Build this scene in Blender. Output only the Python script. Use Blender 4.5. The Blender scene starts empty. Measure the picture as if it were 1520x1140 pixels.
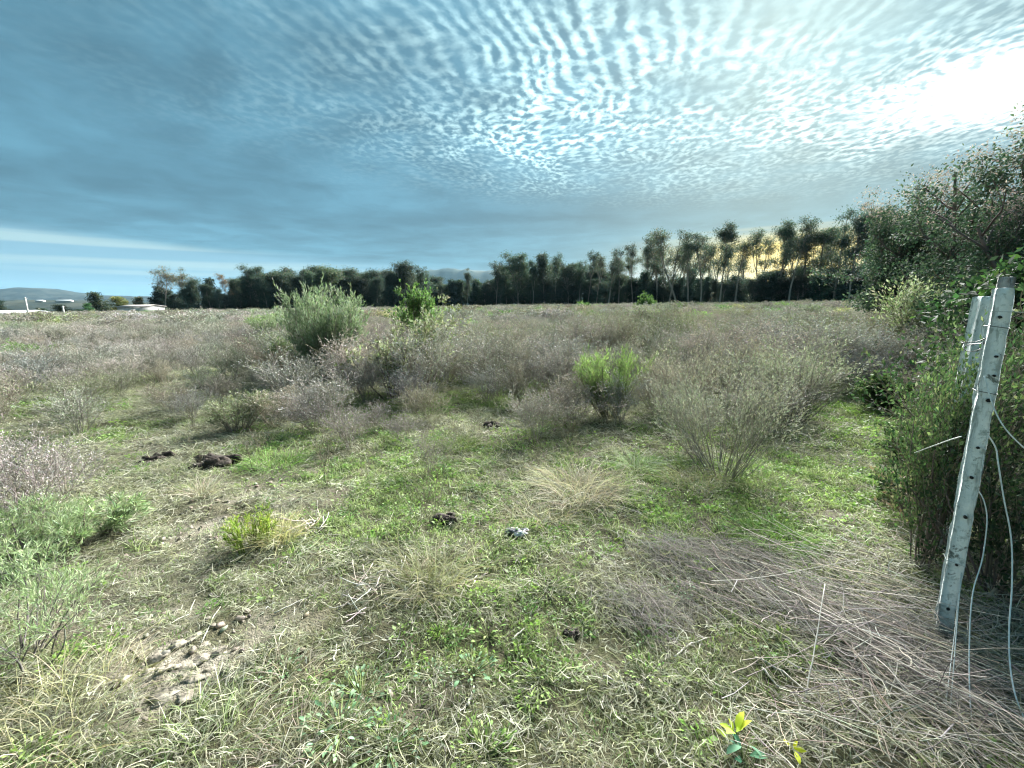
import bpy, math, random
import numpy as np
from mathutils import Matrix, Vector

# ------------------------------------------------------------------ camera
SC = bpy.context.scene
COL = SC.collection
F = 620.0                                  # focal length in photo pixels (1520 wide)
EYE = np.array([0.0, 0.0, 1.55])
PITCH = math.atan(118.0 / F)
ROLL = -0.0150
FW = np.array([0, math.cos(PITCH), -math.sin(PITCH)])
UP0 = np.array([0, math.sin(PITCH), math.cos(PITCH)])
RT0 = np.array([1.0, 0, 0])
RT = RT0 * math.cos(ROLL) + UP0 * math.sin(ROLL)
UP = -RT0 * math.sin(ROLL) + UP0 * math.cos(ROLL)
cam_d = bpy.data.cameras.new('camera')
cam = bpy.data.objects.new('camera', cam_d)
COL.objects.link(cam)
cam_d.sensor_fit = 'HORIZONTAL'
cam_d.sensor_width = 36.0
cam_d.lens = 36.0 * F / 1520.0
cam_d.clip_start = 0.05
cam_d.clip_end = 30000
cam.matrix_world = Matrix(((RT[0], UP[0], -FW[0], EYE[0]), (RT[1], UP[1], -FW[1], EYE[1]), (RT[2], UP[2], -FW[2], EYE[2]), (0, 0, 0, 1)))
SC.camera = cam


def ray(u, v):
    return FW + RT * ((u - 760.0) / F) + UP * ((570.0 - v) / F)


def gp(u, v, z=0.0):                        # photo pixel -> point on the level ground
    d = ray(u, v)
    t = (z - EYE[2]) / d[2]
    return EYE + d * t


def at(u, v, y):                            # photo pixel + forward distance in metres
    d = ray(u, v)
    return EYE + d * (y / d[1])


def proj(P):
    r = np.asarray(P, float) - EYE
    w = np.maximum(r @ FW, 1e-3)
    return 760 + F * (r @ RT) / w, 570 - F * (r @ UP) / w


# ------------------------------------------------------------------ world, sun, exposure
GLOW = ray(1485, 125)                       # brightest part of the cloud sheet
GLOW = GLOW / np.linalg.norm(GLOW)
SUN = ray(1190, -40)                        # the sun itself is veiled just above it
SUN = SUN / np.linalg.norm(SUN)
SUN_EL = math.asin(SUN[2])
SUN_AZ = math.atan2(SUN[0], SUN[1])
SC.view_settings.view_transform = 'Standard'
SC.view_settings.look = 'None'
SC.view_settings.gamma = 1.0
SC.view_settings.use_curve_mapping = False
SC.view_settings.exposure = 2.55
SC.render.film_transparent = False
SC.cycles.use_denoising = True
SC.cycles.filter_width = 1.2
SC.cycles.max_bounces = 5
SC.cycles.diffuse_bounces = 4
SC.cycles.glossy_bounces = 1
SC.cycles.transmission_bounces = 2

sun_d = bpy.data.lights.new('sun', 'SUN')
sun_d.energy = 5.0
sun_d.angle = math.radians(42)
sun_d.color = (1.0, 0.985, 0.95)
sun = bpy.data.objects.new('sun', sun_d)
COL.objects.link(sun)
sun.location = (30, 20, 40)
sun.rotation_euler = Vector(SUN).to_track_quat('Z', 'Y').to_euler()

world = bpy.data.worlds.new('World')
SC.world = world
world.use_nodes = True


class NB:                                   # small node-tree writer
    def __init__(s, tree):
        s.t = tree
        s.n = tree.nodes
        s.l = tree.links

    def new(s, typ, **kw):
        n = s.n.new(typ)
        for k, v in kw.items():
            setattr(n, k, v)
        return n

    def put(s, sock, v):
        if v is None:
            return
        if isinstance(v, bpy.types.NodeSocket):
            s.l.new(v, sock)
        elif isinstance(v, (tuple, list)) and len(v) == 3 and sock.type == 'RGBA':
            sock.default_value = (*v, 1)
        else:
            sock.default_value = v

    def m(s, op, a, b=None, c=None, clamp=False):
        n = s.new('ShaderNodeMath', operation=op, use_clamp=clamp)
        for i, v in enumerate((a, b, c)):
            s.put(n.inputs[i], v)
        return n.outputs[0]

    def vm(s, op, a, b=None, scale=None):
        n = s.new('ShaderNodeVectorMath', operation=op)
        s.put(n.inputs[0], a)
        if b is not None:
            s.put(n.inputs[1], b)
        if scale is not None:
            s.put(n.inputs['Scale'], scale)
        return n.outputs['Value'] if op in ('DOT_PRODUCT', 'LENGTH') else n.outputs[0]

    def comb(s, x, y, z):
        n = s.new('ShaderNodeCombineXYZ')
        for i, v in enumerate((x, y, z)):
            s.put(n.inputs[i], v)
        return n.outputs[0]

    def sep(s, v):
        n = s.new('ShaderNodeSeparateXYZ')
        s.put(n.inputs[0], v)
        return n.outputs

    def ss(s, v, a, b, lo=0.0, hi=1.0):
        n = s.new('ShaderNodeMapRange', interpolation_type='SMOOTHSTEP')
        s.put(n.inputs[0], v)
        s.put(n.inputs[1], a)
        s.put(n.inputs[2], b)
        s.put(n.inputs[3], lo)
        s.put(n.inputs[4], hi)
        return n.outputs[0]

    def noise(s, vec, scale, detail=3, rough=0.5, dist=0.0, col=False):
        n = s.new('ShaderNodeTexNoise')
        if vec is not None:
            s.put(n.inputs['Vector'], vec)
        n.inputs['Scale'].default_value = scale
        n.inputs['Detail'].default_value = detail
        n.inputs['Roughness'].default_value = rough
        n.inputs['Distortion'].default_value = dist
        return n.outputs['Color' if col else 0]

    def mix(s, fac, a, b, mode='MIX'):
        n = s.new('ShaderNodeMix', data_type='RGBA', blend_type=mode)
        s.put(n.inputs[0], fac)
        s.put(n.inputs[6], a)
        s.put(n.inputs[7], b)
        return n.outputs[2]


def build_sky():
    b = NB(world.node_tree)
    b.n.clear()
    out = b.new('ShaderNodeOutputWorld')
    bg = b.new('ShaderNodeBackground')
    bg.inputs['Strength'].default_value = 0.05
    b.l.new(bg.outputs[0], out.inputs[0])
    sky = b.new('ShaderNodeTexSky', sky_type='NISHITA')
    sky.sun_disc = False
    sky.sun_elevation = SUN_EL
    sky.sun_rotation = SUN_AZ
    sky.dust_density = 2.0
    tc = b.new('ShaderNodeTexCoord')
    d = b.vm('NORMALIZE', tc.outputs['Generated'])
    x, y, z = b.sep(d)
    zc = b.m('MAXIMUM', z, 0.0)
    zz = b.m('ADD', zc, 0.045)
    # cloud sheet: the direction cut with a level plane, turned along the cloud streets
    ang = math.atan2(*(ray(905, 452)[:2]))
    ca, sa = math.cos(ang), math.sin(ang)
    px = b.m('DIVIDE', x, zz)
    py = b.m('DIVIDE', y, zz)
    v = b.m('SUBTRACT', b.m('MULTIPLY', px, ca), b.m('MULTIPLY', py, sa))
    u = b.m('ADD', b.m('MULTIPLY', px, sa), b.m('MULTIPLY', py, ca))
    P = b.comb(u, v, 0.0)
    # slow bends of the ripple rows
    w1 = b.m('SUBTRACT', b.noise(P, 1.1, 2, 0.5), 0.5)
    w2 = b.m('SUBTRACT', b.noise(b.vm('ADD', P, (7.3, 1.1, 0)), 4.5, 2, 0.55), 0.5)
    vw = b.m('ADD', v, b.m('ADD', b.m('MULTIPLY', w1, 0.38), b.m('MULTIPLY', w2, 0.055)))
    wave = b.m('MULTIPLY_ADD', b.m('SINE', b.m('MULTIPLY', vw, 2 * math.pi / 0.066)), 0.5, 0.5)
    # cloudlets, longer along the streets
    Pc = b.comb(b.m('MULTIPLY', u, 0.85), vw, 3.0)
    cell = b.noise(Pc, 24.0, 2, 0.45, 0.0)
    cell2 = b.noise(b.vm('ADD', P, (3.1, 9.7, 0)), 44.0, 2, 0.5)
    patch = b.noise(b.vm('ADD', P, (1.7, 4.2, 0)), 1.35, 3, 0.55)
    # waves rule overhead, cloudlets lower down
    wv = b.ss(z, 0.32, 0.48, 0.04, 0.44)
    cl = b.m('ADD', b.m('MULTIPLY', cell, 0.86), b.m('MULTIPLY', cell2, 0.14))
    cl = b.ss(cl, 0.28, 0.74)
    rip = b.m('ADD', b.m('MULTIPLY', wave, wv), b.m('MULTIPLY', cl, b.m('SUBTRACT', 1.0, wv)))
    rip = b.ss(rip, 0.12, 1.05)
    # light that comes through the sheet: strong round the sun, weaker away from it
    sunv = tuple(GLOW)
    cs = b.m('MAXIMUM', b.vm('DOT_PRODUCT', d, sunv), 0.0)
    wide = b.m('POWER', cs, 4.0)
    az = b.m('ARCTAN2', x, y)

    def lobe(a0, sa_, z0, sz_):              # soft oval in bearing and height
        p = b.m('DIVIDE', b.m('SUBTRACT', az, a0), sa_)
        q = b.m('DIVIDE', b.m('SUBTRACT', z, z0), sz_)
        return b.m('POWER', 2.718, b.m('MULTIPLY', b.m('ADD', b.m('MULTIPLY', p, p), b.m('MULTIPLY', q, q)), -1.0))
    core = lobe(0.91, 0.22, 0.290, 0.048)
    halo = lobe(0.86, 0.36, 0.290, 0.085)
    thin = b.vm('DOT_PRODUCT', d, tuple(ray(905, 110) / np.linalg.norm(ray(905, 110))))
    thin = b.m('POWER', b.m('MAXIMUM', thin, 0.0), 10.0)
    low = b.vm('DOT_PRODUCT', d, tuple(ray(800, 195) / np.linalg.norm(ray(800, 195))))
    low = b.m('POWER', b.m('MAXIMUM', low, 0.0), 90.0)
    streak = b.noise(b.comb(b.m('MULTIPLY', px, 0.55), b.m('MULTIPLY', py, 1.0), 0.0), 0.55, 4, 0.55, 0.4)
    fade = b.ss(b.m('ADD', z, b.m('MULTIPLY', wide, 0.07)), 0.215, 0.36)                         # the rippled sheet ends above the grey bank
    fade = b.m('MULTIPLY', fade, b.ss(patch, 0.30, 0.58, 0.45, 1.0))
    # grey-blue bank
    tone = b.ss(streak, 0.32, 0.68, 0.72, 1.26)
    tone = b.m('MULTIPLY', tone, b.m('SUBTRACT', 1.0, b.m('MULTIPLY', lobe(0.30, 0.60, 0.185, 0.055), 0.26)))
    base = b.mix(wide, (0.70, 1.84, 2.52), (1.12, 2.22, 2.74))
    mott = b.noise(b.vm('ADD', P, (2.2, 6.1, 0)), 2.4, 5, 0.6, 0.4)
    tone = b.m('MULTIPLY', tone, b.ss(mott, 0.30, 0.70, 0.84, 1.17))
    base = b.vm('SCALE', base, scale=tone)
    zen = b.ss(z, 0.30, 0.62, 1.0, 1.16)
    base = b.vm('SCALE', base, scale=zen)
    # ripples
    amt = b.m('ADD', b.m('MULTIPLY', thin, 5.8), b.m('ADD', b.m('MULTIPLY', low, 5.0), b.m('MULTIPLY', halo, 6.5)))
    amt = b.m('ADD', amt, b.m('MULTIPLY', wide, 0.35))
    amt = b.m('ADD', amt, b.ss(z, 0.40, 0.85, 0.14, 0.9))
    clump = b.noise(b.vm('ADD', P, (8.8, 2.9, 0)), 3.6, 3, 0.6, 0.5)
    amt = b.m('MULTIPLY', amt, b.ss(clump, 0.30, 0.66, 0.30, 1.25))
    amt = b.m('MULTIPLY', b.m('MULTIPLY', amt, fade), rip)
    lit = b.vm('SCALE', b.mix(halo, (0.84, 1.12, 1.06), (1.0, 1.08, 0.96)), scale=amt)
    coreamt = b.m('MULTIPLY', b.m('MULTIPLY', core, 14.0), b.ss(b.m('ADD', cl, b.m('MULTIPLY', core, 1.2)), 0.2, 1.1))
    coreamt = b.m('MULTIPLY', coreamt, b.ss(z, 0.15, 0.33))
    lit = b.vm('ADD', lit, b.vm('SCALE', (1.0, 1.02, 0.92), scale=coreamt))
    cloud = b.vm('ADD', base, lit)
    # clear strip under the bank
    edge = b.m('MULTIPLY_ADD', az, -0.062, 0.074)
    edge = b.m('ADD', edge, b.m('MULTIPLY', b.m('SUBTRACT', b.noise(b.comb(b.m('MULTIPLY', az, 1.5), b.m('MULTIPLY', z, 9.0), 0), 2.0, 3, 0.5), 0.5), 0.03))
    gap = b.ss(b.m('SUBTRACT', edge, z), -0.012, 0.014)
    band = b.noise(b.comb(b.m('MULTIPLY', az, 0.9), b.m('MULTIPLY', z, 42.0), 2.0), 1.6, 3, 0.5)
    clear = b.mix(b.ss(band, 0.42, 0.66), (1.75, 3.25, 4.15), (3.25, 4.55, 4.65))
    clear = b.mix(b.ss(z, 0.0, 0.06), b.vm('MULTIPLY', clear, (1.12, 1.1, 1.05)), clear)
    tot = b.mix(b.m('MULTIPLY', gap, 0.85), cloud, clear)
    # evening light in the clear strip toward the sun
    wdir = ray(1150, 392)
    waz = math.atan2(wdir[0], wdir[1])
    da = b.m('DIVIDE', b.m('SUBTRACT', az, waz + 0.015), 0.19)
    wl = b.m('POWER', 2.718, b.m('MULTIPLY', b.m('MULTIPLY', da, da), -1.0))
    we = b.m('MULTIPLY', wl, b.ss(b.m('ADD', z, b.m('MULTIPLY', b.m('SUBTRACT', band, 0.5), 0.05)), 0.140, 0.100))
    tot = b.mix(we, tot, (11.5, 8.0, 0.9))
    # mauve in the strip beside it
    da2 = b.m('DIVIDE', b.m('SUBTRACT', az, waz - 0.22), 0.22)
    wl2 = b.m('MULTIPLY', b.m('POWER', 2.718, b.m('MULTIPLY', b.m('MULTIPLY', da2, da2), -1.0)), b.ss(z, 0.105, 0.03))
    tot = b.mix(b.m('MULTIPLY', wl2, 0.55), tot, (5.4, 5.0, 5.0))
    fin = b.mix(0.10, b.vm('SCALE', tot, scale=0.52), b.vm('MULTIPLY', sky.outputs[0], (0.4, 0.5, 0.5)))
    b.put(bg.inputs['Color'], fin)


build_sky()

# ------------------------------------------------------------------ helpers
RNG = np.random.default_rng(11)


def nrm(a):
    return a / np.maximum(np.linalg.norm(a, axis=-1, keepdims=True), 1e-9)


def _hash(ix, iy, seed):
    n = (ix.astype(np.int64) * 374761393 + iy.astype(np.int64) * 668265263 + seed * 1442695041) & 0x7fffffff
    n = (n ^ (n >> 13)) * 1274126177 & 0x7fffffff
    return ((n ^ (n >> 16)) & 0xffff) / 65535.0


def vnoise(x, y, seed=0, octs=1):
    x = np.asarray(x, float)
    y = np.asarray(y, float)
    tot = 0.0
    amp = 1.0
    nrmz = 0.0
    for o in range(octs):
        ix, iy = np.floor(x), np.floor(y)
        fx, fy = x - ix, y - iy
        fx = fx * fx * (3 - 2 * fx)
        fy = fy * fy * (3 - 2 * fy)
        a = _hash(ix, iy, seed + o)
        b_ = _hash(ix + 1, iy, seed + o)
        c = _hash(ix, iy + 1, seed + o)
        d = _hash(ix + 1, iy + 1, seed + o)
        tot = tot + amp * ((a * (1 - fx) + b_ * fx) * (1 - fy) + (c * (1 - fx) + d * fx) * fy)
        nrmz += amp
        amp *= 0.5
        x = x * 2.03 + 17.1
        y = y * 2.03 + 5.7
    return tot / nrmz


def sstep(v, a, b):
    t = np.clip((v - a) / (b - a), 0, 1)
    return t * t * (3 - 2 * t)


def blobs(u, v, lst):                       # soft elliptical zones, given where the photo shows them
    w = np.zeros_like(u)
    for (cu, cv, ru, rv, *s) in lst:
        a = s[1] if len(s) > 1 else 0.0
        du, dv = u - cu, v - cv
        e = ((du * math.cos(a) + dv * math.sin(a)) / ru) ** 2 + ((-du * math.sin(a) + dv * math.cos(a)) / rv) ** 2
        w = np.maximum(w, np.exp(-e * 1.2) * (s[0] if s else 1.0))
    return w


class MB:                                   # collects shapes into one mesh
    def __init__(s):
        s.v, s.q, s.t, s.c, s.n = [], [], [], [], 0

    def add(s, V, Q=None, T=None, C=(1, 1, 1)):
        V = np.asarray(V, float).reshape(-1, 3)
        C = np.asarray(C, float)
        if C.ndim == 1:
            C = np.tile(C, (len(V), 1))
        s.v.append(V)
        s.c.append(C)
        if Q is not None:
            s.q.append(np.asarray(Q, int).reshape(-1, 4) + s.n)
        if T is not None:
            s.t.append(np.asarray(T, int).reshape(-1, 3) + s.n)
        s.n += len(V)

    def ribbons(s, P, w0, w1, C, rng=RNG, side=None):
        P = np.asarray(P, float)
        N, K, _ = P.shape
        tan = nrm(P[:, -1] - P[:, 0])
        if side is None:
            side = nrm(np.cross(tan, rng.normal(size=(N, 3))))
        w0 = np.broadcast_to(np.asarray(w0, float), (N,))
        w1 = np.broadcast_to(np.asarray(w1, float), (N,))
        t = np.linspace(0, 1, K)
        w = w0[:, None] * (1 - t) + w1[:, None] * t
        L = P - side[:, None] * w[..., None] * .5
        R = P + side[:, None] * w[..., None] * .5
        V = np.stack([L, R], 2).reshape(-1, 3)
        k = np.arange(K - 1) * 2
        q = np.stack([k, k + 1, k + 3, k + 2], 1)
        Q = (np.arange(N)[:, None, None] * K * 2 + q[None]).reshape(-1, 4)
        C = np.asarray(C, float)
        if C.ndim == 2:
            C = np.repeat(C, K * 2, 0)
        s.add(V, Q, None, C)

    def tubes(s, P, r0, r1, C, sides=4, cap=False):
        P = np.asarray(P, float)
        N, K, _ = P.shape
        T = np.gradient(P, axis=1)
        T = nrm(T)
        ref = np.where(np.abs(T[:, :1, 2:3]) > .9, np.array([1., 0, 0]), np.array([0, 0, 1.]))
        A = nrm(np.cross(T, np.broadcast_to(ref, T.shape)))
        B = np.cross(T, A)
        r0 = np.broadcast_to(np.asarray(r0, float), (N,))
        r1 = np.broadcast_to(np.asarray(r1, float), (N,))
        t = np.linspace(0, 1, K)
        r = r0[:, None] * (1 - t) + r1[:, None] * t
        a = np.arange(sides) * 2 * math.pi / sides
        V = P[:, :, None] + r[..., None, None] * (A[:, :, None] * np.cos(a)[:, None] + B[:, :, None] * np.sin(a)[:, None])
        i = np.arange(sides)
        j = (i + 1) % sides
        q = np.concatenate([np.stack([k * sides + i, k * sides + j, (k + 1) * sides + j, (k + 1) * sides + i], 1) for k in range(K - 1)])
        Q = (np.arange(N)[:, None, None] * K * sides + q[None]).reshape(-1, 4)
        Tt = None
        if cap:
            i2 = np.arange(1, sides - 1)
            c0 = np.stack([0 * i2, i2 + 1, i2], 1)
            c1 = np.stack([0 * i2, i2, i2 + 1], 1) + (K - 1) * sides
            Tt = (np.arange(N)[:, None, None] * K * sides + np.concatenate([c0, c1])[None]).reshape(-1, 3)
        C = np.asarray(C, float)
        if C.ndim == 2:
            C = np.repeat(C, K * sides, 0)
        s.add(V.reshape(-1, 3), Q, Tt, C)

    def leaves(s, O, D, L, W, C, rng=RNG, curl=0.0):       # kite-shaped leaves from O along D
        O = np.asarray(O, float)
        N = len(O)
        D = nrm(D)
        S = nrm(np.cross(D, rng.normal(size=(N, 3))))
        L = np.broadcast_to(np.asarray(L, float), (N,))[:, None]
        W = np.broadcast_to(np.asarray(W, float), (N,))[:, None]
        up = np.cross(S, D)
        m = O + D * L * .45 + up * L * curl
        V = np.stack([O, m + S * W * .5, O + D * L, m - S * W * .5], 1).reshape(-1, 3)
        Q = (np.arange(N)[:, None] * 4 + np.arange(4)[None])
        C = np.asarray(C, float)
        if C.ndim == 2:
            C = np.repeat(C, 4, 0)
        s.add(V, Q, None, C)

    def box(s, c, d, C=(1, 1, 1), M=None):
        x, y, z = d[0] / 2, d[1] / 2, d[2] / 2
        V = np.array([[-x, -y, -z], [x, -y, -z], [x, y, -z], [-x, y, -z], [-x, -y, z], [x, -y, z], [x, y, z], [-x, y, z]])
        if M is not None:
            V = V @ np.asarray(M).T
        s.add(V + np.asarray(c), [[0, 3, 2, 1], [4, 5, 6, 7], [0, 1, 5, 4], [1, 2, 6, 5], [2, 3, 7, 6], [3, 0, 4, 7]], None, C)

    def mesh(s, name, mat, smooth=False):
        me = bpy.data.meshes.new(name)
        V = np.concatenate(s.v).astype(np.float32)
        C = np.concatenate(s.c).astype(np.float32)
        Q = np.concatenate(s.q) if s.q else np.zeros((0, 4), int)
        T = np.concatenate(s.t) if s.t else np.zeros((0, 3), int)
        me.vertices.add(len(V))
        me.vertices.foreach_set('co', V.ravel())
        nl = len(Q) * 4 + len(T) * 3
        me.loops.add(nl)
        me.loops.foreach_set('vertex_index', np.concatenate([Q.ravel(), T.ravel()]).astype(np.int32))
        me.polygons.add(len(Q) + len(T))
        ls = np.concatenate([np.arange(len(Q)) * 4, len(Q) * 4 + np.arange(len(T)) * 3]).astype(np.int32)
        me.polygons.foreach_set('loop_start', ls)
        if smooth:
            me.polygons.foreach_set('use_smooth', np.ones(len(Q) + len(T), bool))
        a = me.color_attributes.new('col', 'FLOAT_COLOR', 'POINT')
        a.data.foreach_set('color', np.concatenate([C, np.ones((len(C), 1), np.float32)], 1).ravel())
        me.update(calc_edges=True)
        if mat:
            me.materials.append(mat)
        return me


def jit(rng, n, base, amt=.15, hue=.06):    # one slightly different colour for each piece
    base = np.asarray(base, float)
    k = 1 + rng.normal(size=(n, 1)) * amt
    h = 1 + rng.normal(size=(n, 3)) * hue
    return np.clip(base * k * h, .004, .95)


def pick(rng, n, cols, p, amt=.12):
    cols = np.asarray(cols, float)
    i = rng.choice(len(cols), n, p=np.asarray(p) / np.sum(p))
    return jit(rng, n, cols[i], amt)


# ------------------------------------------------------------------ materials
def mat_plant(name, mode='obj', trans=0.3, rough=.7, spec=.25):
    m = bpy.data.materials.new(name)
    m.use_nodes = True
    b = NB(m.node_tree)
    b.n.clear()
    out = b.new('ShaderNodeOutputMaterial')
    a = b.new('ShaderNodeAttribute', attribute_name='col').outputs['Color']
    if mode == 'obj':
        t = b.new('ShaderNodeObjectInfo').outputs['Color']
    else:
        t = b.new('ShaderNodeAttribute', attribute_name='tint', attribute_type='INSTANCER').outputs['Color']
    c = b.mix(1.0, a, t, 'MULTIPLY')
    geo = b.new('ShaderNodeNewGeometry')
    nz = b.noise(geo.outputs['Position'], 2.3, 2, .5)
    c = b.vm('SCALE', c, scale=b.ss(nz, .3, .7, .86, 1.12))
    p = b.new('ShaderNodeBsdfPrincipled')
    b.put(p.inputs['Base Color'], c)
    p.inputs['Roughness'].default_value = rough
    p.inputs['Specular IOR Level'].default_value = spec
    sh = p.outputs[0]
    if trans > 0:
        tr = b.new('ShaderNodeBsdfTranslucent')
        b.put(tr.inputs[0], b.vm('MULTIPLY', c, (1.0, 1.08, .8)))
        mx = b.new('ShaderNodeMixShader')
        mx.inputs[0].default_value = trans
        b.l.new(sh, mx.inputs[1])
        b.l.new(tr.outputs[0], mx.inputs[2])
        sh = mx.outputs[0]
    b.l.new(sh, out.inputs[0])
    return m


def mat_rough(name, c1, c2, scale, rough=.9, bump=.3, bscale=40, c3=None, s3=6.0, lo=.42, hi=.6, vcol=False, spec=.3):
    m = bpy.data.materials.new(name)
    m.use_nodes = True
    b = NB(m.node_tree)
    p = b.n['Principled BSDF']
    tc = b.new('ShaderNodeTexCoord').outputs['Object']
    n1 = b.noise(tc, scale, 5, .6, .2)
    c = b.mix(b.ss(n1, lo, hi), c1, c2)
    if c3 is not None:
        c = b.mix(b.ss(b.noise(b.vm('ADD', tc, (5.1, 2.2, 8.8)), s3, 4, .6), .54, .66), c, c3)
    if vcol:
        c = b.mix(1.0, c, b.new('ShaderNodeAttribute', attribute_name='col').outputs['Color'], 'MULTIPLY')
    b.put(p.inputs['Base Color'], c)
    p.inputs['Roughness'].default_value = rough
    p.inputs['Specular IOR Level'].default_value = spec
    bp = b.new('ShaderNodeBump')
    bp.inputs['Strength'].default_value = bump
    bp.inputs['Distance'].default_value = .01
    b.put(bp.inputs['Height'], b.noise(tc, bscale, 5, .6))
    b.l.new(bp.outputs[0], p.inputs['Normal'])
    return m


M_LEAF = mat_plant('leaf', 'obj', .34)
M_LEAFI = mat_plant('grass_blade', 'inst', .40, .6, .35)
M_TWIG = mat_plant('twig', 'obj', .12, .85, .15)
M_TWIGI = mat_plant('brush_twig', 'inst', .12, .85, .15)
M_BARK = mat_plant('bark', 'obj', 0, .9, .15)
M_DUNG = mat_rough('dung', (.022, .017, .013), (.06, .048, .038), 14, .85, .8, 30)
M_SOIL = mat_rough('soil', (.18, .16, .125), (.31, .285, .23), 7, .95, .7, 40)


# ------------------------------------------------------------------ scene bookkeeping
def obj(name, me, parent=None, color=None):
    o = bpy.data.objects.new(name, me)
    COL.objects.link(o)
    if parent is not None:
        o.parent = parent
    if color is not None:
        o.color = (*color, 1)
    return o


def tag(o, label=None, cat=None, group=None, kind=None):
    for k, v in (('label', label), ('category', cat), ('group', group), ('kind', kind)):
        if v:
            o[k] = v
    return o


def thing(name, label, cat, loc, rz=0, group=None):
    o = bpy.data.objects.new(name, None)
    o.empty_display_size = .2
    COL.objects.link(o)
    o.location = loc
    o.rotation_euler.z = rz
    return tag(o, label, cat, group)


def copy_thing(src, loc, rz, scale, colors=None, label=None, group=None):
    r = src.copy()
    COL.objects.link(r)
    r.location = loc
    r.rotation_euler = (0, 0, rz)
    r.scale = scale
    if label:
        r['label'] = label
    if group:
        r['group'] = group
    for ch in src.children:
        c = ch.copy()
        COL.objects.link(c)
        c.parent = r
        if colors and ch.name.split('.')[0] in colors:
            c.color = (*colors[ch.name.split('.')[0]], 1)
    return r


def scatter(name, P, rot, scl, idx, tint, meshes, label, cat):
    """one object of stuff: real meshes set on points"""
    src = bpy.data.collections.new(name + '_source')
    for i, me in enumerate(meshes):
        o = bpy.data.objects.new('%s_piece_%02d' % (name, i), me)
        src.objects.link(o)
    me = bpy.data.meshes.new(name)
    n = len(P)
    me.vertices.add(n)
    me.vertices.foreach_set('co', np.asarray(P, np.float32).ravel())
    a = me.attributes.new('rot', 'FLOAT_VECTOR', 'POINT')
    a.data.foreach_set('vector', np.asarray(rot, np.float32).ravel())
    a = me.attributes.new('scl', 'FLOAT_VECTOR', 'POINT')
    scl = np.asarray(scl, np.float32)
    if scl.ndim == 1:
        scl = np.repeat(scl[:, None], 3, 1)
    a.data.foreach_set('vector', np.ascontiguousarray(scl).ravel())
    a = me.attributes.new('idx', 'INT', 'POINT')
    a.data.foreach_set('value', np.asarray(idx, np.int32))
    a = me.attributes.new('tint', 'FLOAT_COLOR', 'POINT')
    a.data.foreach_set('color', np.concatenate([tint, np.ones((n, 1))], 1).astype(np.float32).ravel())
    o = obj(name, me)
    tag(o, label, cat, kind='stuff')
    g = bpy.data.node_groups.new(name + '_nodes', 'GeometryNodeTree')
    g.interface.new_socket('Geometry', in_out='INPUT', socket_type='NodeSocketGeometry')
    g.interface.new_socket('Geometry', in_out='OUTPUT', socket_type='NodeSocketGeometry')
    gi, go = g.nodes.new('NodeGroupInput'), g.nodes.new('NodeGroupOutput')
    ci = g.nodes.new('GeometryNodeCollectionInfo')
    ci.inputs['Collection'].default_value = src
    ci.inputs['Separate Children'].default_value = True
    ci.inputs['Reset Children'].default_value = True
    ip = g.nodes.new('GeometryNodeInstanceOnPoints')

    def na(nm, dt):
        q = g.nodes.new('GeometryNodeInputNamedAttribute')
        q.data_type = dt
        q.inputs['Name'].default_value = nm
        return [s for s in q.outputs if s.enabled and s.name == 'Attribute'][0]
    g.links.new(gi.outputs[0], ip.inputs['Points'])
    g.links.new(ci.outputs[0], ip.inputs['Instance'])
    ip.inputs['Pick Instance'].default_value = True
    g.links.new(na('idx', 'INT'), ip.inputs['Instance Index'])
    er = g.nodes.new('FunctionNodeEulerToRotation')
    g.links.new(na('rot', 'FLOAT_VECTOR'), er.inputs[0])
    g.links.new(er.outputs[0], ip.inputs['Rotation'])
    g.links.new(na('scl', 'FLOAT_VECTOR'), ip.inputs['Scale'])
    g.links.new(ip.outputs[0], go.inputs[0])
    md = o.modifiers.new('scatter', 'NODES')
    md.node_group = g
    return o


# ------------------------------------------------------------------ ground
MUD = [(265, 985, 175, 62, 1.25, -.45), (340, 775, 135, 62, .95, -.5), (200, 850, 110, 40, .6, -.4), (470, 1070, 70, 45, .9), (1255, 1010, 70, 45, .45), (250, 900, 120, 40, .45, -.4), (240, 655, 120, 22, .5, -.3), (600, 1050, 60, 30, .6), (430, 990, 60, 30, .5)]


def hgt(x, y):
    x = np.asarray(x, float)
    y = np.asarray(y, float)
    r = np.sqrt(x * x + y * y)
    h = (vnoise(x / 9, y / 9, 3, 2) - .5) * .22 * sstep(r, 2, 12)
    h = h + (vnoise(x / 1.3, y / 1.3, 5, 2) - .5) * .07
    near = sstep(r, 14, 5)
    h = h + near * (vnoise(x / .22, y / .22, 8, 3) - .5) * .055
    P = np.stack([x, y, np.zeros_like(x)], -1)
    u, v = proj(P)
    ok = (y > .3)
    mud = np.where(ok, blobs(u, v, MUD[:3]), 0)
    rid = 1 - np.abs(vnoise(x / .16 + y / .3, y / .10 - x / .25, 21, 2) * 2 - 1)
    h = h + mud * (sstep(rid, .35, .9) * .030 - .012 + (vnoise(x / .06, y / .06, 27, 2) - .5) * .03) * near
    return h * sstep(r, 4000, 300)


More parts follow.
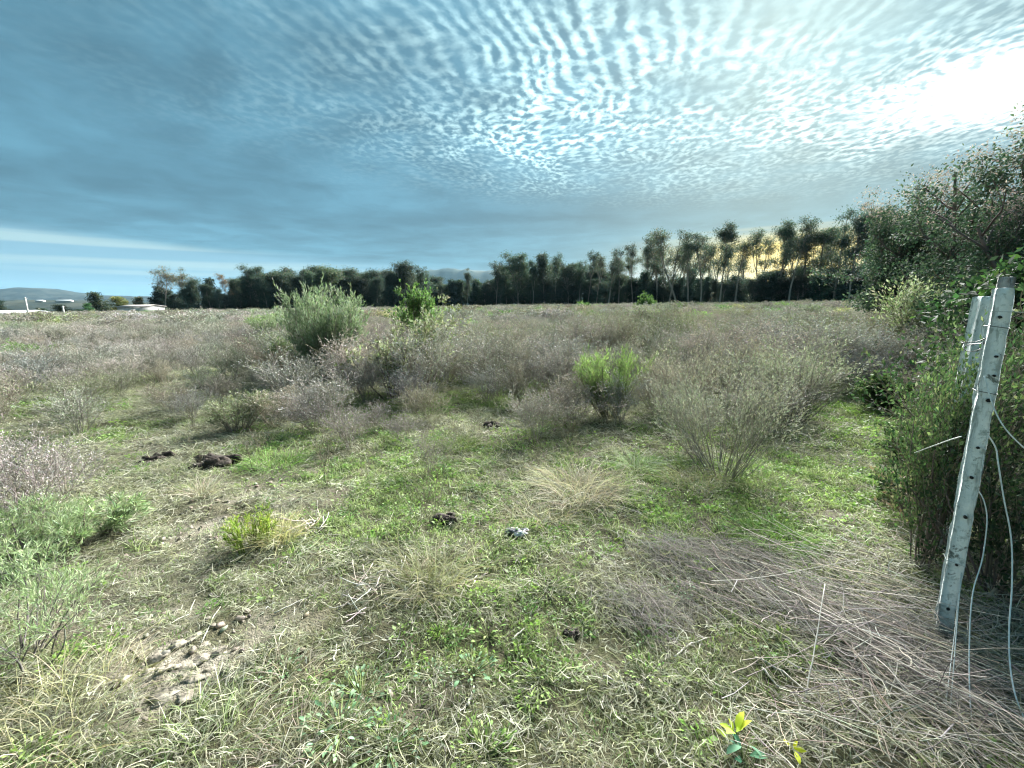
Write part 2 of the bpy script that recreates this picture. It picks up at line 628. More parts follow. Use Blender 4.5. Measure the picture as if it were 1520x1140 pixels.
def mat_ground():
    m = bpy.data.materials.new('field_ground')
    m.use_nodes = True
    b = NB(m.node_tree)
    p = b.n['Principled BSDF']
    tc = b.new('ShaderNodeTexCoord').outputs['Object']
    n1 = b.noise(tc, .35, 4, .6)
    n2 = b.noise(tc, 3.1, 5, .65, .3)
    n3 = b.noise(tc, 26, 4, .6)
    c = b.mix(b.ss(n1, .42, .6), (.085, .082, .045), (.115, .100, .070))
    c = b.mix(b.ss(n2, .40, .62), c, (.062, .070, .028))
    c = b.mix(b.m('MULTIPLY', b.ss(n3, .45, .7), .6), c, (.05, .042, .03))
    a = b.new('ShaderNodeAttribute', attribute_name='col').outputs['Color']
    r_, g_, b2 = b.sep(a)
    mudc = b.mix(b.ss(n3, .35, .65), (.17, .15, .115), (.30, .275, .22))
    c = b.mix(b.m('MULTIPLY', r_, .92), c, mudc)
    c = b.mix(b.m('MULTIPLY', g_, .9), c, (.045, .036, .026))
    b.put(p.inputs['Base Color'], c)
    p.inputs['Roughness'].default_value = .95
    p.inputs['Specular IOR Level'].default_value = .2
    bp = b.new('ShaderNodeBump')
    bp.inputs['Strength'].default_value = .7
    bp.inputs['Distance'].default_value = .03
    b.put(bp.inputs['Height'], b.m('ADD', b.noise(tc, 22, 5, .65), b.noise(tc, 90, 3, .6)))
    b.l.new(bp.outputs[0], p.inputs['Normal'])
    return m


def build_ground():
    t = np.arange(-300, 301)
    gx = 1.6 * np.sinh(t * .0300)
    t2 = np.arange(-150, 331)
    gy = 2.2 + 1.4 * np.sinh(t2 * .0280)
    X, Y = np.meshgrid(gx, gy)
    Z = hgt(X, Y)
    P = np.stack([X, Y, np.zeros_like(X)], -1).reshape(-1, 3)
    u, v = proj(P)
    ok = (P[:, 1] > .3) & (P[:, 1] < 12)
    nz = vnoise(P[:, 0] / .3, P[:, 1] / .3, 33, 3)
    mud = np.where(ok, blobs(u, v, MUD), 0) * sstep(nz, .25, .5)
    dark = np.where(ok, blobs(u, v, [(430, 1075, 75, 45, 1), (620, 1045, 60, 28, .7), (1250, 1000, 50, 40, .6), (150, 890, 50, 14, .9, -.3), (760, 935, 40, 16, .5), (1390, 960, 90, 50, .6), (1500, 800, 60, 160, .8)]), 0) * sstep(nz, .25, .45)
    C = np.stack([mud, dark, 0 * mud], 1)
    ny, nx = X.shape
    i = (np.arange(ny - 1)[:, None] * nx + np.arange(nx - 1)[None]).ravel()
    m = MB()
    m.add(np.stack([X, Y, Z], -1), np.stack([i, i + 1, i + nx + 1, i + nx], 1), None, C)
    tag(obj('ground', m.mesh('ground', mat_ground(), True)), kind='structure')


build_ground()

# ------------------------------------------------------------------ growth
def grow(rng, root, d, L, K, wob=.25, up=0.0):
    """N curved shoots of K points from roots along d"""
    N = len(root)
    L = np.broadcast_to(np.asarray(L, float), (N,))
    P = np.zeros((N, K, 3))
    P[:, 0] = root
    d = nrm(d)
    for k in range(1, K):
        d = nrm(d + rng.normal(size=(N, 3)) * wob + np.array([0, 0, up]))
        P[:, k] = P[:, k - 1] + d * (L / (K - 1))[:, None]
    return P


def sprout(rng, P, n, t0, t1, spread):
    """n side shoots on each curve: start points and directions"""
    N, K, _ = P.shape
    t = rng.uniform(t0, t1, (N, n)) * (K - 1)
    i = np.minimum(t.astype(int), K - 2)
    f = (t - i)[..., None]
    a = np.take_along_axis(P, i[..., None].repeat(3, -1), 1)
    b_ = np.take_along_axis(P, (i + 1)[..., None].repeat(3, -1), 1)
    O = a * (1 - f) + b_ * f
    T = nrm(b_ - a)
    R = rng.normal(size=T.shape)
    D = nrm(T + nrm(R - T * (R * T).sum(-1, keepdims=True)) * spread)
    return O.reshape(-1, 3), D.reshape(-1, 3), t.reshape(-1) / (K - 1)


def fan(rng, n, spread, z=1.0, r=.05):
    a = rng.uniform(0, 2 * math.pi, n)
    e = spread * np.sqrt(rng.uniform(0.02, 1, n))
    D = np.stack([np.cos(a) * e, np.sin(a) * e, np.full(n, z)], 1)
    O = np.stack([np.cos(a) * r * rng.uniform(0, 1, n), np.sin(a) * r * rng.uniform(0, 1, n), np.full(n, -.03)], 1)
    return O, D


# ---- grass pieces (about 10 to 30 cm across), the colour comes with each piece
def grass_piece(seed, n, R, l0, l1, w, lean, K=4):
    rng = np.random.default_rng(seed)
    a = rng.uniform(0, 2 * math.pi, n)
    r = R * np.sqrt(rng.uniform(0, 1, n))
    O = np.stack([np.cos(a) * r, np.sin(a) * r, np.full(n, -.008)], 1)
    D = np.stack([rng.normal(size=n) * lean, rng.normal(size=n) * lean, np.ones(n)], 1)
    L = rng.uniform(l0, l1, n)
    P = np.zeros((n, K, 3))
    P[:, 0] = O
    d = nrm(D)
    bend = nrm(np.concatenate([rng.normal(size=(n, 2)), np.zeros((n, 1))], 1)) * rng.uniform(.1, .75, (n, 1)) * (0.4 + lean * .6)
    for k in range(1, K):
        P[:, k] = P[:, k - 1] + d * (L / (K - 1))[:, None]
        d = nrm(d + bend - np.array([0, 0, .10 + lean * .12]))
    P[..., 2] = np.maximum(P[..., 2], .004 + rng.uniform(0, .02, (n, 1)))
    P[:, 0, 2] = -.008
    m = MB()
    m.ribbons(P, w, w * .25, jit(rng, n, (1, 1, 1), .22, .07) * rng.uniform(.7, 1.25, (n, 1)), rng)
    return m.mesh('grass_piece', M_LEAFI)


def straw_piece(seed, n, R, l0, l1, w):
    rng = np.random.default_rng(seed)
    a = rng.uniform(0, 2 * math.pi, n)
    r = R * np.sqrt(rng.uniform(0, 1, n))
    O = np.stack([np.cos(a) * r, np.sin(a) * r, rng.uniform(.0, .035, n)], 1)
    b = rng.uniform(0, 2 * math.pi, n)
    D = np.stack([np.cos(b), np.sin(b), rng.normal(size=n) * .28], 1)
    P = grow(rng, O, D, rng.uniform(l0, l1, n), 4, .22)
    P[..., 2] = np.abs(P[..., 2]) + .004
    m = MB()
    m.ribbons(P, w, w * .5, jit(rng, n, (1, 1, 1), .22, .05) * rng.uniform(.6, 1.25, (n, 1)), rng)
    return m.mesh('straw_piece', M_LEAFI)


def herb_piece(seed, n, R, l0, l1):
    rng = np.random.default_rng(seed)
    a = rng.uniform(0, 2 * math.pi, n)
    r = R * np.sqrt(rng.uniform(0, 1, n))
    O = np.stack([np.cos(a) * r, np.sin(a) * r, rng.uniform(.008, .045, n)], 1)
    D = np.stack([np.cos(a) + rng.normal(size=n) * .5, np.sin(a) + rng.normal(size=n) * .5, rng.normal(size=n) * .3 + .15], 1)
    L = rng.uniform(l0, l1, n)
    m = MB()
    m.leaves(O, D, L, L * rng.uniform(.45, .75, n), jit(rng, n, (1, 1, 1), .2, .07), rng, .08)
    st = np.stack([O * np.array([.5, .5, 0]), O], 1)
    m.ribbons(st, .003, .002, jit(rng, n, (.8, .9, .7), .1), rng)
    return m.mesh('herb_piece', M_LEAFI)


def clod_piece(seed):
    rng = np.random.default_rng(seed)
    me = lump(rng, (1, .75, .5), .28, 9, 6)
    m = MB()
    m.add(me[0], me[1], None, jit(rng, len(me[0]), (1, 1, 1), .1, .02))
    return m.mesh('clod_piece', M_LEAFI)


def lump(rng, d, amp, nu=12, nv=7):
    th = np.linspace(0, 2 * math.pi, nu, endpoint=False)
    ph = np.linspace(-.5 * math.pi, .5 * math.pi, nv)
    TH, PH = np.meshgrid(th, ph)
    V = np.stack([np.cos(TH) * np.cos(PH), np.sin(TH) * np.cos(PH), np.sin(PH)], -1)
    k = 1 + (rng.uniform(size=(nv, nu, 1)) - .5) * amp * 2
    k[0] = k[0].mean()
    k[-1] = k[-1].mean()
    o = rng.uniform(0, 50, 2)
    k = k * (1 + (vnoise(V[..., 0] * 1.7 + o[0], V[..., 1] * 1.7 + V[..., 2] + o[1], 4, 2)[..., None] - .5) * amp * 2.5)
    V = (V * k * np.array(d) * .5).reshape(-1, 3)
    i = np.arange(nu)
    j = (i + 1) % nu
    Q = np.concatenate([np.stack([r * nu + i, r * nu + j, (r + 1) * nu + j, (r + 1) * nu + i], 1) for r in range(nv - 1)])
    return V, Q


# ---- leafless twiggy brush: fine stems, finer twigs and small seed heads
def brush_mesh(seed, h, spread, n0=13, n1=6, n2=6, w=.006, seeds=3, col=((.30, .25, .22), (.24, .19, .17)), scol=((.42, .37, .35), (.36, .29, .29), (.30, .27, .22)), mat=None, green=0.0, wob=.16, seed_l=.022):
    rng = np.random.default_rng(seed)
    O, D = fan(rng, n0, spread, 1, .08)
    P = grow(rng, O, D, h * rng.uniform(.62, .95, n0), 5, wob, .10)
    m = MB()
    m.ribbons(P, w * 1.3, w * .7, pick(rng, n0, col, [1, 1]), rng)
    O1, D1, t1 = sprout(rng, P, n1, .30, 1.0, .75)
    P1 = grow(rng, O1, D1, h * .34 * rng.uniform(.6, 1.2, len(O1)) * (1.15 - .4 * t1), 4, wob, .12)
    m.ribbons(P1, w * .75, w * .45, pick(rng, len(O1), col, [1, 1]), rng)
    O2, D2, t2 = sprout(rng, P1, n2, .25, 1.0, .8)
    P2 = grow(rng, O2, D2, h * .14 * rng.uniform(.5, 1.3, len(O2)), 3, wob, .12)
    m.ribbons(P2, w * .55, w * .35, pick(rng, len(O2), col, [1, .6], .15), rng)
    if seeds:
        O3, D3, _ = sprout(rng, P2, seeds, .35, 1.0, .9)
        L = rng.uniform(.6, 1.3, len(O3)) * seed_l
        c = pick(rng, len(O3), scol, [1, 1, .7], .2)
        if green > 0:
            k = rng.uniform(size=len(O3)) < green
            c[k] = jit(rng, int(k.sum()), (.16, .24, .08), .2)
        m.leaves(O3, D3, L, L * .5, c, rng)
    return m.mesh('brush', mat or M_TWIG)


# ---- leafy bush: stems in one mesh, leaves in another
def bush_meshes(seed, h, spread, n0, n1, n2, leaf, lw, lcols, lp, scol=(.17, .15, .12), l0=.35, per=7, w=.012, wob=.14, upb=.12, spr=.6, k1=.42, k2=.2, stem_t=.2, lspr=.7):
    rng = np.random.default_rng(seed)
    O, D = fan(rng, n0, spread, 1, .12)
    P = grow(rng, O, D, h * rng.uniform(.6, .92, n0), 6, wob, upb)
    s = MB()
    s.tubes(P, w, w * .45, jit(rng, n0, scol, .15), 4)
    O1, D1, t1 = sprout(rng, P, n1, stem_t, 1.0, spr)
    P1 = grow(rng, O1, D1, h * k1 * rng.uniform(.6, 1.15, len(O1)) * (1.1 - .45 * t1), 5, wob, upb)
    s.ribbons(P1, w * .55, w * .3, jit(rng, len(O1), scol, .15), rng)
    O2, D2, t2 = sprout(rng, P1, n2, .2, 1.0, spr)
    P2 = grow(rng, O2, D2, h * k2 * rng.uniform(.5, 1.2, len(O2)), 4, wob, upb)
    s.ribbons(P2, w * .3, w * .18, jit(rng, len(O2), scol, .15), rng)
    lf = MB()
    O3, D3, _ = sprout(rng, P2, per, .05, 1.0, lspr)
    keep = O3[:, 2] > h * l0 * rng.uniform(.5, 1.1, len(O3))
    O3, D3 = O3[keep], D3[keep]
    L = leaf * rng.uniform(.6, 1.3, len(O3))
    lf.leaves(O3, D3, L, L * lw, pick(rng, len(O3), lcols, lp, .18), rng, .06)
    return s.mesh('bush_stem', M_TWIG), lf.mesh('bush_leaf', M_LEAF)


def bush(name, label, cat, loc, rz, meshes, group=None, scale=1.0, tint=(1, 1, 1), parts=('branch', 'foliage')):
    t = thing(name, label, cat, loc, rz, group)
    t.scale = (scale,) * 3 if np.isscalar(scale) else scale
    obj(parts[0], meshes[0], t, (1, 1, 1))
    obj(parts[1], meshes[1], t, tint)
    return t


# ---- crown made of leaf sprays round limb ends
def sprays(rng, C, R, n, leaf, lw, cols, p, flat=.7, out=.6):
    """n leaves in soft clumps of radius R about the points C"""
    N = len(C)
    R = np.broadcast_to(np.asarray(R, float), (N,))
    d = nrm(rng.normal(size=(N, n, 3)))
    r = R[:, None] * rng.uniform(0, 1, (N, n)) ** .45
    O = C[:, None] + d * r[..., None] * np.array([1, 1, flat])
    D = nrm(d * out + rng.normal(size=d.shape) * .6 + np.array([0, 0, -.12]))
    L = leaf * rng.uniform(.55, 1.35, N * n)
    tone = rng.normal(size=(N, 1, 1)) * .16 + 1
    c = pick(rng, N * n, cols, p, .16).reshape(N, n, 3) * tone
    return O.reshape(-1, 3), D.reshape(-1, 3), L, L * lw, np.clip(c.reshape(-1, 3), .004, .9)

# ------------------------------------------------------------------ far hills
def hill(name, ridge, y, depth, c1, c2, seed):
    """ridge: list of (u, v) of the skyline; the hill stands at forward distance y"""
    us = np.array([r[0] for r in ridge], float)
    vs = np.array([r[1] for r in ridge], float)
    uu = np.linspace(us[0], us[-1], 120)
    vv = np.interp(uu, us, vs)
    top = np.array([at(a, b_, y) for a, b_ in zip(uu, vv)])
    top[:, 2] += (vnoise(uu / 9, uu * 0, seed, 4) - .5) * y * .0035
    K = 14
    rows = []
    for k in range(K):
        f = k / (K - 1)
        s = math.sin(f * math.pi)
        p = top.copy()
        p[:, 1] = y + (f - .5) * depth
        p[:, 2] = -4 + (top[:, 2] + 4) * (s ** .8) * (1 + (vnoise(uu / 14, uu * 0 + k * .9, seed + 5, 3) - .5) * .25 * (1 if k != K // 2 else 0))
        p[:, 2] = np.minimum(p[:, 2], top[:, 2])
        rows.append(p)
    G = np.stack(rows)
    n = len(uu)
    i = (np.arange(K - 1)[:, None] * n + np.arange(n - 1)[None]).ravel()
    m = MB()
    m.add(G, np.stack([i, i + 1, i + n + 1, i + n], 1))
    tag(obj(name, m.mesh(name, mat_rough(name, c1, c2, .012, .95, .2, .05, spec=.05), True)), kind='structure')


hill('hill', [(-260, 452), (-60, 438), (20, 429), (60, 428), (95, 432), (120, 438), (170, 439), (260, 441), (420, 446), (560, 452)], 2600, 900, (.018, .027, .027), (.035, .044, .040), 2)
hill('hill', [(520, 452), (590, 420), (640, 401), (690, 399), (740, 402), (800, 412), (870, 430), (940, 450)], 4200, 1200, (.02, .035, .025), (.03, .045, .03), 7)
hill('hill', [(-300, 462), (-100, 452), (40, 446), (130, 446), (240, 450), (330, 456)], 900, 320, (.025, .035, .030), (.05, .057, .045), 12)


# ------------------------------------------------------------------ trees
EUC = [(.032, .060, .048), (.050, .080, .058), (.085, .098, .068), (.15, .12, .092)]


def euc_meshes(seed, H, bare, n, cl, wide, nleaf, leaf=.52, thick=1.0, pp=(3, 3, 1.2, .3), upb=.20, forks=2):
    """one stem that divides into a few leaders, steep limbs, foliage in layered clumps of very different size"""
    rng = np.random.default_rng(seed)
    P = grow(rng, np.array([[0, 0, -.5]]), np.array([[rng.normal() * .05, rng.normal() * .05, 1]]), H * rng.uniform(.84, .93), 12, .035, .04)
    t = MB()
    t.tubes(P, .23 * thick * H / 20, .05, np.array([[.27, .25, .21]]), 7)
    lead = [P]
    if forks:
        O, D, tf = sprout(rng, P, forks, max(bare, .25), .7, .32)
        Pf = grow(rng, O, D, H * (1 - tf) * rng.uniform(.72, 1.0, forks), 12, .05, .10)
        t.tubes(Pf, .12 * thick * H / 20, .035, jit(rng, forks, (.26, .24, .2), .1), 6)
        lead.append(Pf)
    LD = np.concatenate(lead)
    nn = max(n // len(LD), 5)
    b0 = np.full(len(LD), .18)
    b0[0] = bare
    Os, Ds, Ts = [], [], []
    for k in range(len(LD)):
        o_, d_, t_ = sprout(rng, LD[k:k + 1], nn if k else nn + 4, b0[k], 1.0, .95)
        Os.append(o_)
        Ds.append(d_)
        Ts.append(t_)
    O, D, tt = np.concatenate(Os), np.concatenate(Ds), np.concatenate(Ts)
    L = H * wide * rng.uniform(.30, 1.25, len(O)) * (1.2 - .65 * tt)
    B = grow(rng, O, D, L, 5, .18, upb)
    t.tubes(B, .06 * thick, .02, jit(rng, len(O), (.22, .2, .17), .15), 4)
    O2, D2, _ = sprout(rng, B, 3, .4, 1.0, .9)
    B2 = grow(rng, O2, D2, L.repeat(3) * .42, 4, .22, .12)
    t.tubes(B2, .03, .012, jit(rng, len(O2), (.2, .18, .15), .15), 3)
    C = np.concatenate([B[:, -1], B2[:, -1], B2[:, 2], LD[:, -1], LD[:, -2]])
    R = cl * np.clip(rng.lognormal(-.12, .38, len(C)), .35, 1.9)
    cr = MB()
    a = sprays(rng, C, R, nleaf, leaf, .30, EUC, pp, .55)
    k = rng.uniform(size=len(a[0])) < np.clip(np.repeat((R / cl) ** 1.6, nleaf), .25, 1)   # small clumps carry fewer leaves
    cr.leaves(*[q[k] for q in a], rng)
    return t.mesh('euc_trunk', M_BARK), cr.mesh('euc_crown', M_LEAF)


def dense_meshes(seed, H, wide, nleaf, leaf=.55):
    rng = np.random.default_rng(seed)
    P = grow(rng, np.array([[0, 0, -.5]]), np.array([[0, 0, 1.]]), H * .9, 9, .04, .03)
    t = MB()
    t.tubes(P, .2, .05, np.array([[.16, .14, .11]]), 6)
    n = 46
    O, D, tt = sprout(rng, P, n, .06, 1.0, 1.5)
    L = H * wide * rng.uniform(.6, 1.2, n) * (1.15 - .85 * tt ** 1.5)
    B = grow(rng, O, D, L, 4, .15, .08)
    t.tubes(B, .05, .015, jit(rng, n, (.15, .13, .1), .15), 3)
    C = np.concatenate([B[:, -1], B[:, 2], P[0, 1:]])
    cr = MB()
    a = sprays(rng, C, H * .075 * rng.uniform(.5, 1.7, len(C)), nleaf, leaf * .8, .42, EUC, (4, 2.4, .6, .05), .7)
    cr.leaves(*a, rng)
    return t.mesh('tree_trunk', M_BARK), cr.mesh('tree_crown', M_LEAF)


E_TALL = [euc_meshes(100 + i, 22, .26 + .05 * (i % 3), 24 + 4 * (i % 4), 1.35, .13 + .03 * (i % 3), 44, .42, 1.0, (3, 3, 1.2, .3), .2, i % 4) for i in range(9)]
E_THIN = [euc_meshes(120 + i, 22, .28 + .06 * (i % 3), 22 + 4 * (i % 3), 1.25, .14 + .02 * (i % 3), 28, .38, 1.0, (3, 3, 1.6, .5), .2, 1 + i % 3) for i in range(8)]
E_OPEN = [euc_meshes(140 + i, 15, .38, 16, .95, .27, 34, .34, 1.0, (1, 2, 2.2, 1.6), .2, 1) for i in range(3)]
E_FULL = [euc_meshes(160 + i, 16, .06, 44 + 6 * (i % 3), 1.35, .16 + .04 * (i % 3), 46, .42, 1.0, (3, 3, 1.2, .2), .08, 1 + i % 3) for i in range(6)]
T_DENSE = [dense_meshes(180 + i, 10, .20 + .06 * (i % 3), 46) for i in range(5)]
TREE_SRC = {}
TOPS = {}


def tree(kind, meshes, H0, u, v_top, y, label, group=None, sx=1.0, crown=(1, 1, 1), trunk=(1, 1, 1), cat='tree', name='eucalyptus_tree'):
    top = at(u, v_top, y)
    b_ = at(u, 452, y)
    z0 = float(hgt(b_[0], y))
    key = id(meshes[0])
    if key not in TOPS:
        co = np.empty(len(meshes[1].vertices) * 3, np.float32)
        meshes[1].vertices.foreach_get('co', co)
        TOPS[key] = float(np.percentile(co[2::3], 99.7))
    s = (top[2] - z0) / TOPS[key]
    rz = RNG.uniform(0, 6.28)
    sc = (s * sx, s * sx, s)
    loc = (b_[0], y, z0)
    if key not in TREE_SRC:
        t = thing(name, label, cat, loc, rz, group)
        t.scale = sc
        obj('trunk', meshes[0], t, trunk)
        obj('crown', meshes[1], t, crown)
        TREE_SRC[key] = t
        return t
    t = copy_thing(TREE_SRC[key], loc, rz, sc, {'trunk': trunk, 'crown': crown}, label)
    t.name = name
    t['category'] = cat
    if group:
        t['group'] = group
    elif 'group' in t:
        del t['group']
    return t


def row_y(u):
    return float(np.interp(u, [180, 330, 480, 600, 760, 940, 1100, 1300, 1420], [128, 132, 140, 152, 168, 138, 114, 96, 86]))


def tnt(a=.16):
    k = RNG.normal() * a + 1
    return (k * (1 + RNG.normal() * .07), k, k * (1 + RNG.normal() * .05))


# tall row in front of the evening light
LG = 'tall slender eucalyptus with bare lower trunk standing against the yellow evening light'
for u, v in [(1066, 333), (1092, 352), (1124, 338), (1150, 330), (1168, 348), (1187, 321), (1210, 338), (1234, 310), (1262, 306), (1288, 304), (1316, 310), (1344, 318)]:
    tree('t', E_TALL[RNG.integers(9)] if RNG.uniform() < (.75 if u > 1180 else .3) else E_THIN[RNG.integers(8)], 22, u + RNG.uniform(-5, 5), v, row_y(u) + RNG.uniform(-4, 4), LG, 'eucalyptus trees before the yellow light', RNG.uniform(.8, 1.3), tnt())
LH = 'tall thin-crowned eucalyptus with pale trunk rising over the dark thicket left of the yellow light'
for u, v in [(872, 374), (884, 380), (902, 370), (918, 374), (940, 362), (957, 358), (975, 350), (992, 342), (1006, 337), (1022, 352), (1040, 344)]:
    tree('t', E_THIN[RNG.integers(8)], 22, u, v, row_y(u) + RNG.uniform(-4, 5), LH, 'eucalyptus trees left of the yellow light', RNG.uniform(.8, 1.3), tnt())
LI = 'dark full-crowned eucalyptus in the distant row before the blue mountain'
for u, v in [(592, 398), (608, 387), (626, 394), (640, 402), (657, 410), (694, 399), (736, 387), (752, 392), (770, 375), (790, 386), (808, 377), (826, 376), (844, 390), (860, 386)]:
    m_ = E_FULL[RNG.integers(6)] if RNG.uniform() < .5 else E_TALL[RNG.integers(9)]
    tree('t', m_, 16 if m_ in E_FULL else 22, u, v, row_y(u) + RNG.uniform(-4, 4), LI, 'eucalyptus trees before the mountain', RNG.uniform(.8, 1.15), tnt())
tree('t', E_OPEN[0], 15, 245, 395, 128, 'wide open eucalyptus with sparse brown umbrella sprays at the row\'s thin end', None, 1.25, (1.3, 1.1, 1.0))
tree('t', E_OPEN[1], 15, 276, 397, 134, 'open flat-topped eucalyptus rising behind a dense dark tree near the white shed', None, 1.1, (1.2, 1.1, 1.0))
tree('t', E_OPEN[2], 15, 338, 405, 133, 'small-topped open eucalyptus with reddish brown crown in the gap of the tree row', None, .8, (1.8, 1.15, .95))
LJ = 'dense dark broad-crowned tree in the row behind the round bush'
for u, v, sx in [(288, 412, 1.1), (384, 393, 1.1), (412, 401, 1.25), (447, 404, 1.1), (470, 401, .9), (492, 393, 1.2), (520, 398, 1.2), (546, 403, 1.1), (570, 400, 1.1), (360, 415, 1.0), (398, 408, 1.2), (430, 410, 1.2), (508, 404, 1.1), (533, 408, 1.2), (310, 420, .9), (558, 406, 1.1), (582, 404, 1.0), (372, 404, 1.1), (460, 398, 1.1), (480, 404, 1.2), (435, 398, 1.0), (350, 424, 1.0), (326, 426, 1.0)]:
    tree('t', E_FULL[RNG.integers(6)], 16, u + RNG.uniform(-4, 4), v + RNG.uniform(-2, 6), row_y(u) + RNG.uniform(-6, 6), LJ, 'dense trees behind the round bush', sx * RNG.uniform(.85, 1.25), tnt(.2), name='broad_crowned_tree')
# the wood goes on behind the first row
LK = 'eucalyptus deeper in the wood, half hidden by the front row'
for u in np.concatenate([np.arange(590, 650, 12.5), np.arange(738, 1070, 12.5), np.arange(1075, 1290, 26), np.arange(1290, 1340, 12)]):
    v = float(np.interp(u, [590, 700, 770, 860, 940, 1005, 1100, 1234, 1330], [406, 408, 392, 392, 378, 358, 358, 335, 328])) + RNG.uniform(-3, 9)
    tree('t', (E_THIN[RNG.integers(8)] if 900 < u < 1290 else E_TALL[RNG.integers(9)]) if u > 720 else E_FULL[RNG.integers(6)], 22 if u > 720 else 16, u + RNG.uniform(-5, 5), v, row_y(u) + RNG.uniform(10, 30), LK, 'eucalyptus trees deeper in the wood', RNG.uniform(.8, 1.1), tnt())
LM = 'half-hidden tree closing the second row of the dark wood'
for u in np.arange(352, 1330, 8.5):
    v = float(np.interp(u, [352, 400, 490, 600, 640, 655, 725, 740, 770, 860, 940, 1060, 1200, 1330], [412, 402, 402, 404, 408, 423, 423, 402, 398, 402, 404, 413, 411, 400])) + RNG.normal() * 5 + 3
    mt = E_FULL[RNG.integers(6)] if u < 900 else T_DENSE[RNG.integers(5)]
    if u > 900:
        v += 4
    tree('t', mt, 16, u + RNG.uniform(-4, 4), v, row_y(u) + RNG.uniform(8, 24), LM, 'second row of the dark wood', RNG.uniform(.8, 1.4), tnt(.2), name='wood_tree')
LL = 'low dark bushy tree of the thicket along the foot of the eucalyptus row'
for u in np.arange(232, 1345, 9.0):
    v = float(np.interp(u, [232, 330, 480, 600, 760, 940, 1060, 1200, 1340], [432, 434, 428, 424, 418, 418, 414, 404, 398])) + RNG.normal() * 7 - 2
    mt = T_DENSE[RNG.integers(5)] if RNG.uniform() < .6 else E_FULL[RNG.integers(6)]
    tree('t', mt, 16 if mt in E_FULL else 10, u + RNG.uniform(-4, 4), v, row_y(u) + RNG.uniform(-1, 10), LL, 'thicket along the eucalyptus row', RNG.uniform(.9, 1.7), tnt(.25), name='thicket_tree')

# trees by the far sheds
for u, v, y, sx, lab, tn in [
        (150, 434, 118, 1.7, 'dark round-headed tree just left of the white shed', (1.3, 1.1, .9)),
        (178, 440, 128, 1.8, 'yellowish bushy tree behind the white shed', (4.0, 2.6, 1.3)),
        (205, 441, 132, 1.7, 'grey-brown bushy tree behind the far end of the white shed', (3.0, 2.0, 1.6)),
        (128, 450, 110, 1.5, 'small fresh green tree left of the dark round-headed tree', (1.5, 2.2, 1.2)),
        (88, 452, 112, 2.4, 'dome-shaped dark tree behind the short concrete pole', (.7, .7, .6)),
        (-10, 446, 120, 2.2, 'dark broad tree rising behind the white greenhouse', (.8, .8, .8)),
        (60, 457, 150, 3.2, 'flat dark tree between the two concrete poles', (.9, 1.0, .9)),
        (115, 459, 160, 3.4, 'low dark tree beyond the dome-shaped tree', (.9, 1.0, .9)),
        (183, 464, 104, 1.9, 'low dark shrub standing before the white shed wall', (.8, .9, .7))]:
    tree('t', T_DENSE[RNG.integers(5)], 10, u, v, y, lab, None, sx, tn, name='bushy_tree')


# ------------------------------------------------------------------ far sheds and poles
M_WHITE = mat_rough('whitewash', (.46, .46, .43), (.56, .56, .53), 1.5, .8, .15, 20, (.34, .33, .30), .9)
M_ROOFW = mat_rough('roof_sheet', (.48, .51, .52), (.58, .61, .61), 2.0, .5, .1, 12)
M_ROOFG = mat_rough('roof_tile', (.26, .24, .22), (.36, .33, .30), 3, .8, .3, 20)
M_DARK = mat_rough('dark_opening', (.03, .032, .035), (.05, .05, .055), 3, .4, .05, 20)
M_CONC = mat_rough('pole_concrete', (.42, .43, .40), (.54, .55, .51), 4, .85, .2, 40)


def shed(name, label, u0, u1, v_eave, y, rise, roofm, wallm, nwin, slope=None):
    a, b_ = at(u0, v_eave, y), at(u1, v_eave, y)
    w = b_[0] - a[0]
    cx = (a[0] + b_[0]) / 2
    z0 = float(hgt(cx, y)) - .05
    h = a[2] * .5 + b_[2] * .5 - z0
    dp = 7.0
    if slope:                                # stands on the valley side
        z0 = -4 + (at(u0, 446, 900)[2] + 4) * .86
        h = slope
    t = thing(name, label, 'shed', (cx, y + dp / 2, z0))
    m = MB()
    m.box((0, 0, h / 2), (w, dp, h))
    obj('wall', m.mesh('shed_wall', wallm), t)
    m = MB()
    e = .35
    for s in (-1, 1):
        V = np.array([[-w / 2 - e, s * (dp / 2 + e), h - .1], [w / 2 + e, s * (dp / 2 + e), h - .1], [w / 2 + e, 0, h + rise], [-w / 2 - e, 0, h + rise]])
        V2 = V + np.array([0, 0, .12])
        m.add(np.concatenate([V, V2]), [[0, 1, 2, 3], [4, 5, 6, 7], [0, 1, 5, 4], [1, 2, 6, 5], [2, 3, 7, 6], [3, 0, 4, 7]])
    obj('roof', m.mesh('shed_roof', roofm), t)
    for s in (-1, 1):
        m = MB()
        x = s * w / 2
        m.add([[x, -dp / 2, h], [x, dp / 2, h], [x, 0, h + rise - .02]], None, [[0, 1, 2]])
        obj('gable', m.mesh('shed_gable', wallm), t)
    for k in range(nwin):
        m = MB()
        m.box((-w / 2 + w * (k + .6) / nwin, -dp / 2 - .02, h * .55), (.7, .08, .6))
        obj('window', m.mesh('shed_window', M_DARK), t)


shed('shed', 'long white shed with grey roof beside the wide open eucalyptus', 173, 212, 455, 112, .35, M_ROOFG, M_WHITE, 1)
shed('greenhouse', 'low white sheeted greenhouse roof beside the tall concrete pole', -60, 33, 466.5, 98, .7, M_ROOFW, M_WHITE, 2)
shed('shed', 'tiny pale shed far off on the valley side under the hill', 52, 62, 447.5, 845, 1.0, M_ROOFW, M_WHITE, 1, 2.4)
shed('shed', 'second tiny pale shed farther along the valley side under the hill', 82, 104, 447.5, 850, 1.0, M_ROOFW, M_WHITE, 1, 2.4)
shed('hut', 'low dark-fronted hut between the two concrete poles', 66, 78, 469.2, 104, .3, M_ROOFW, M_DARK, 1)


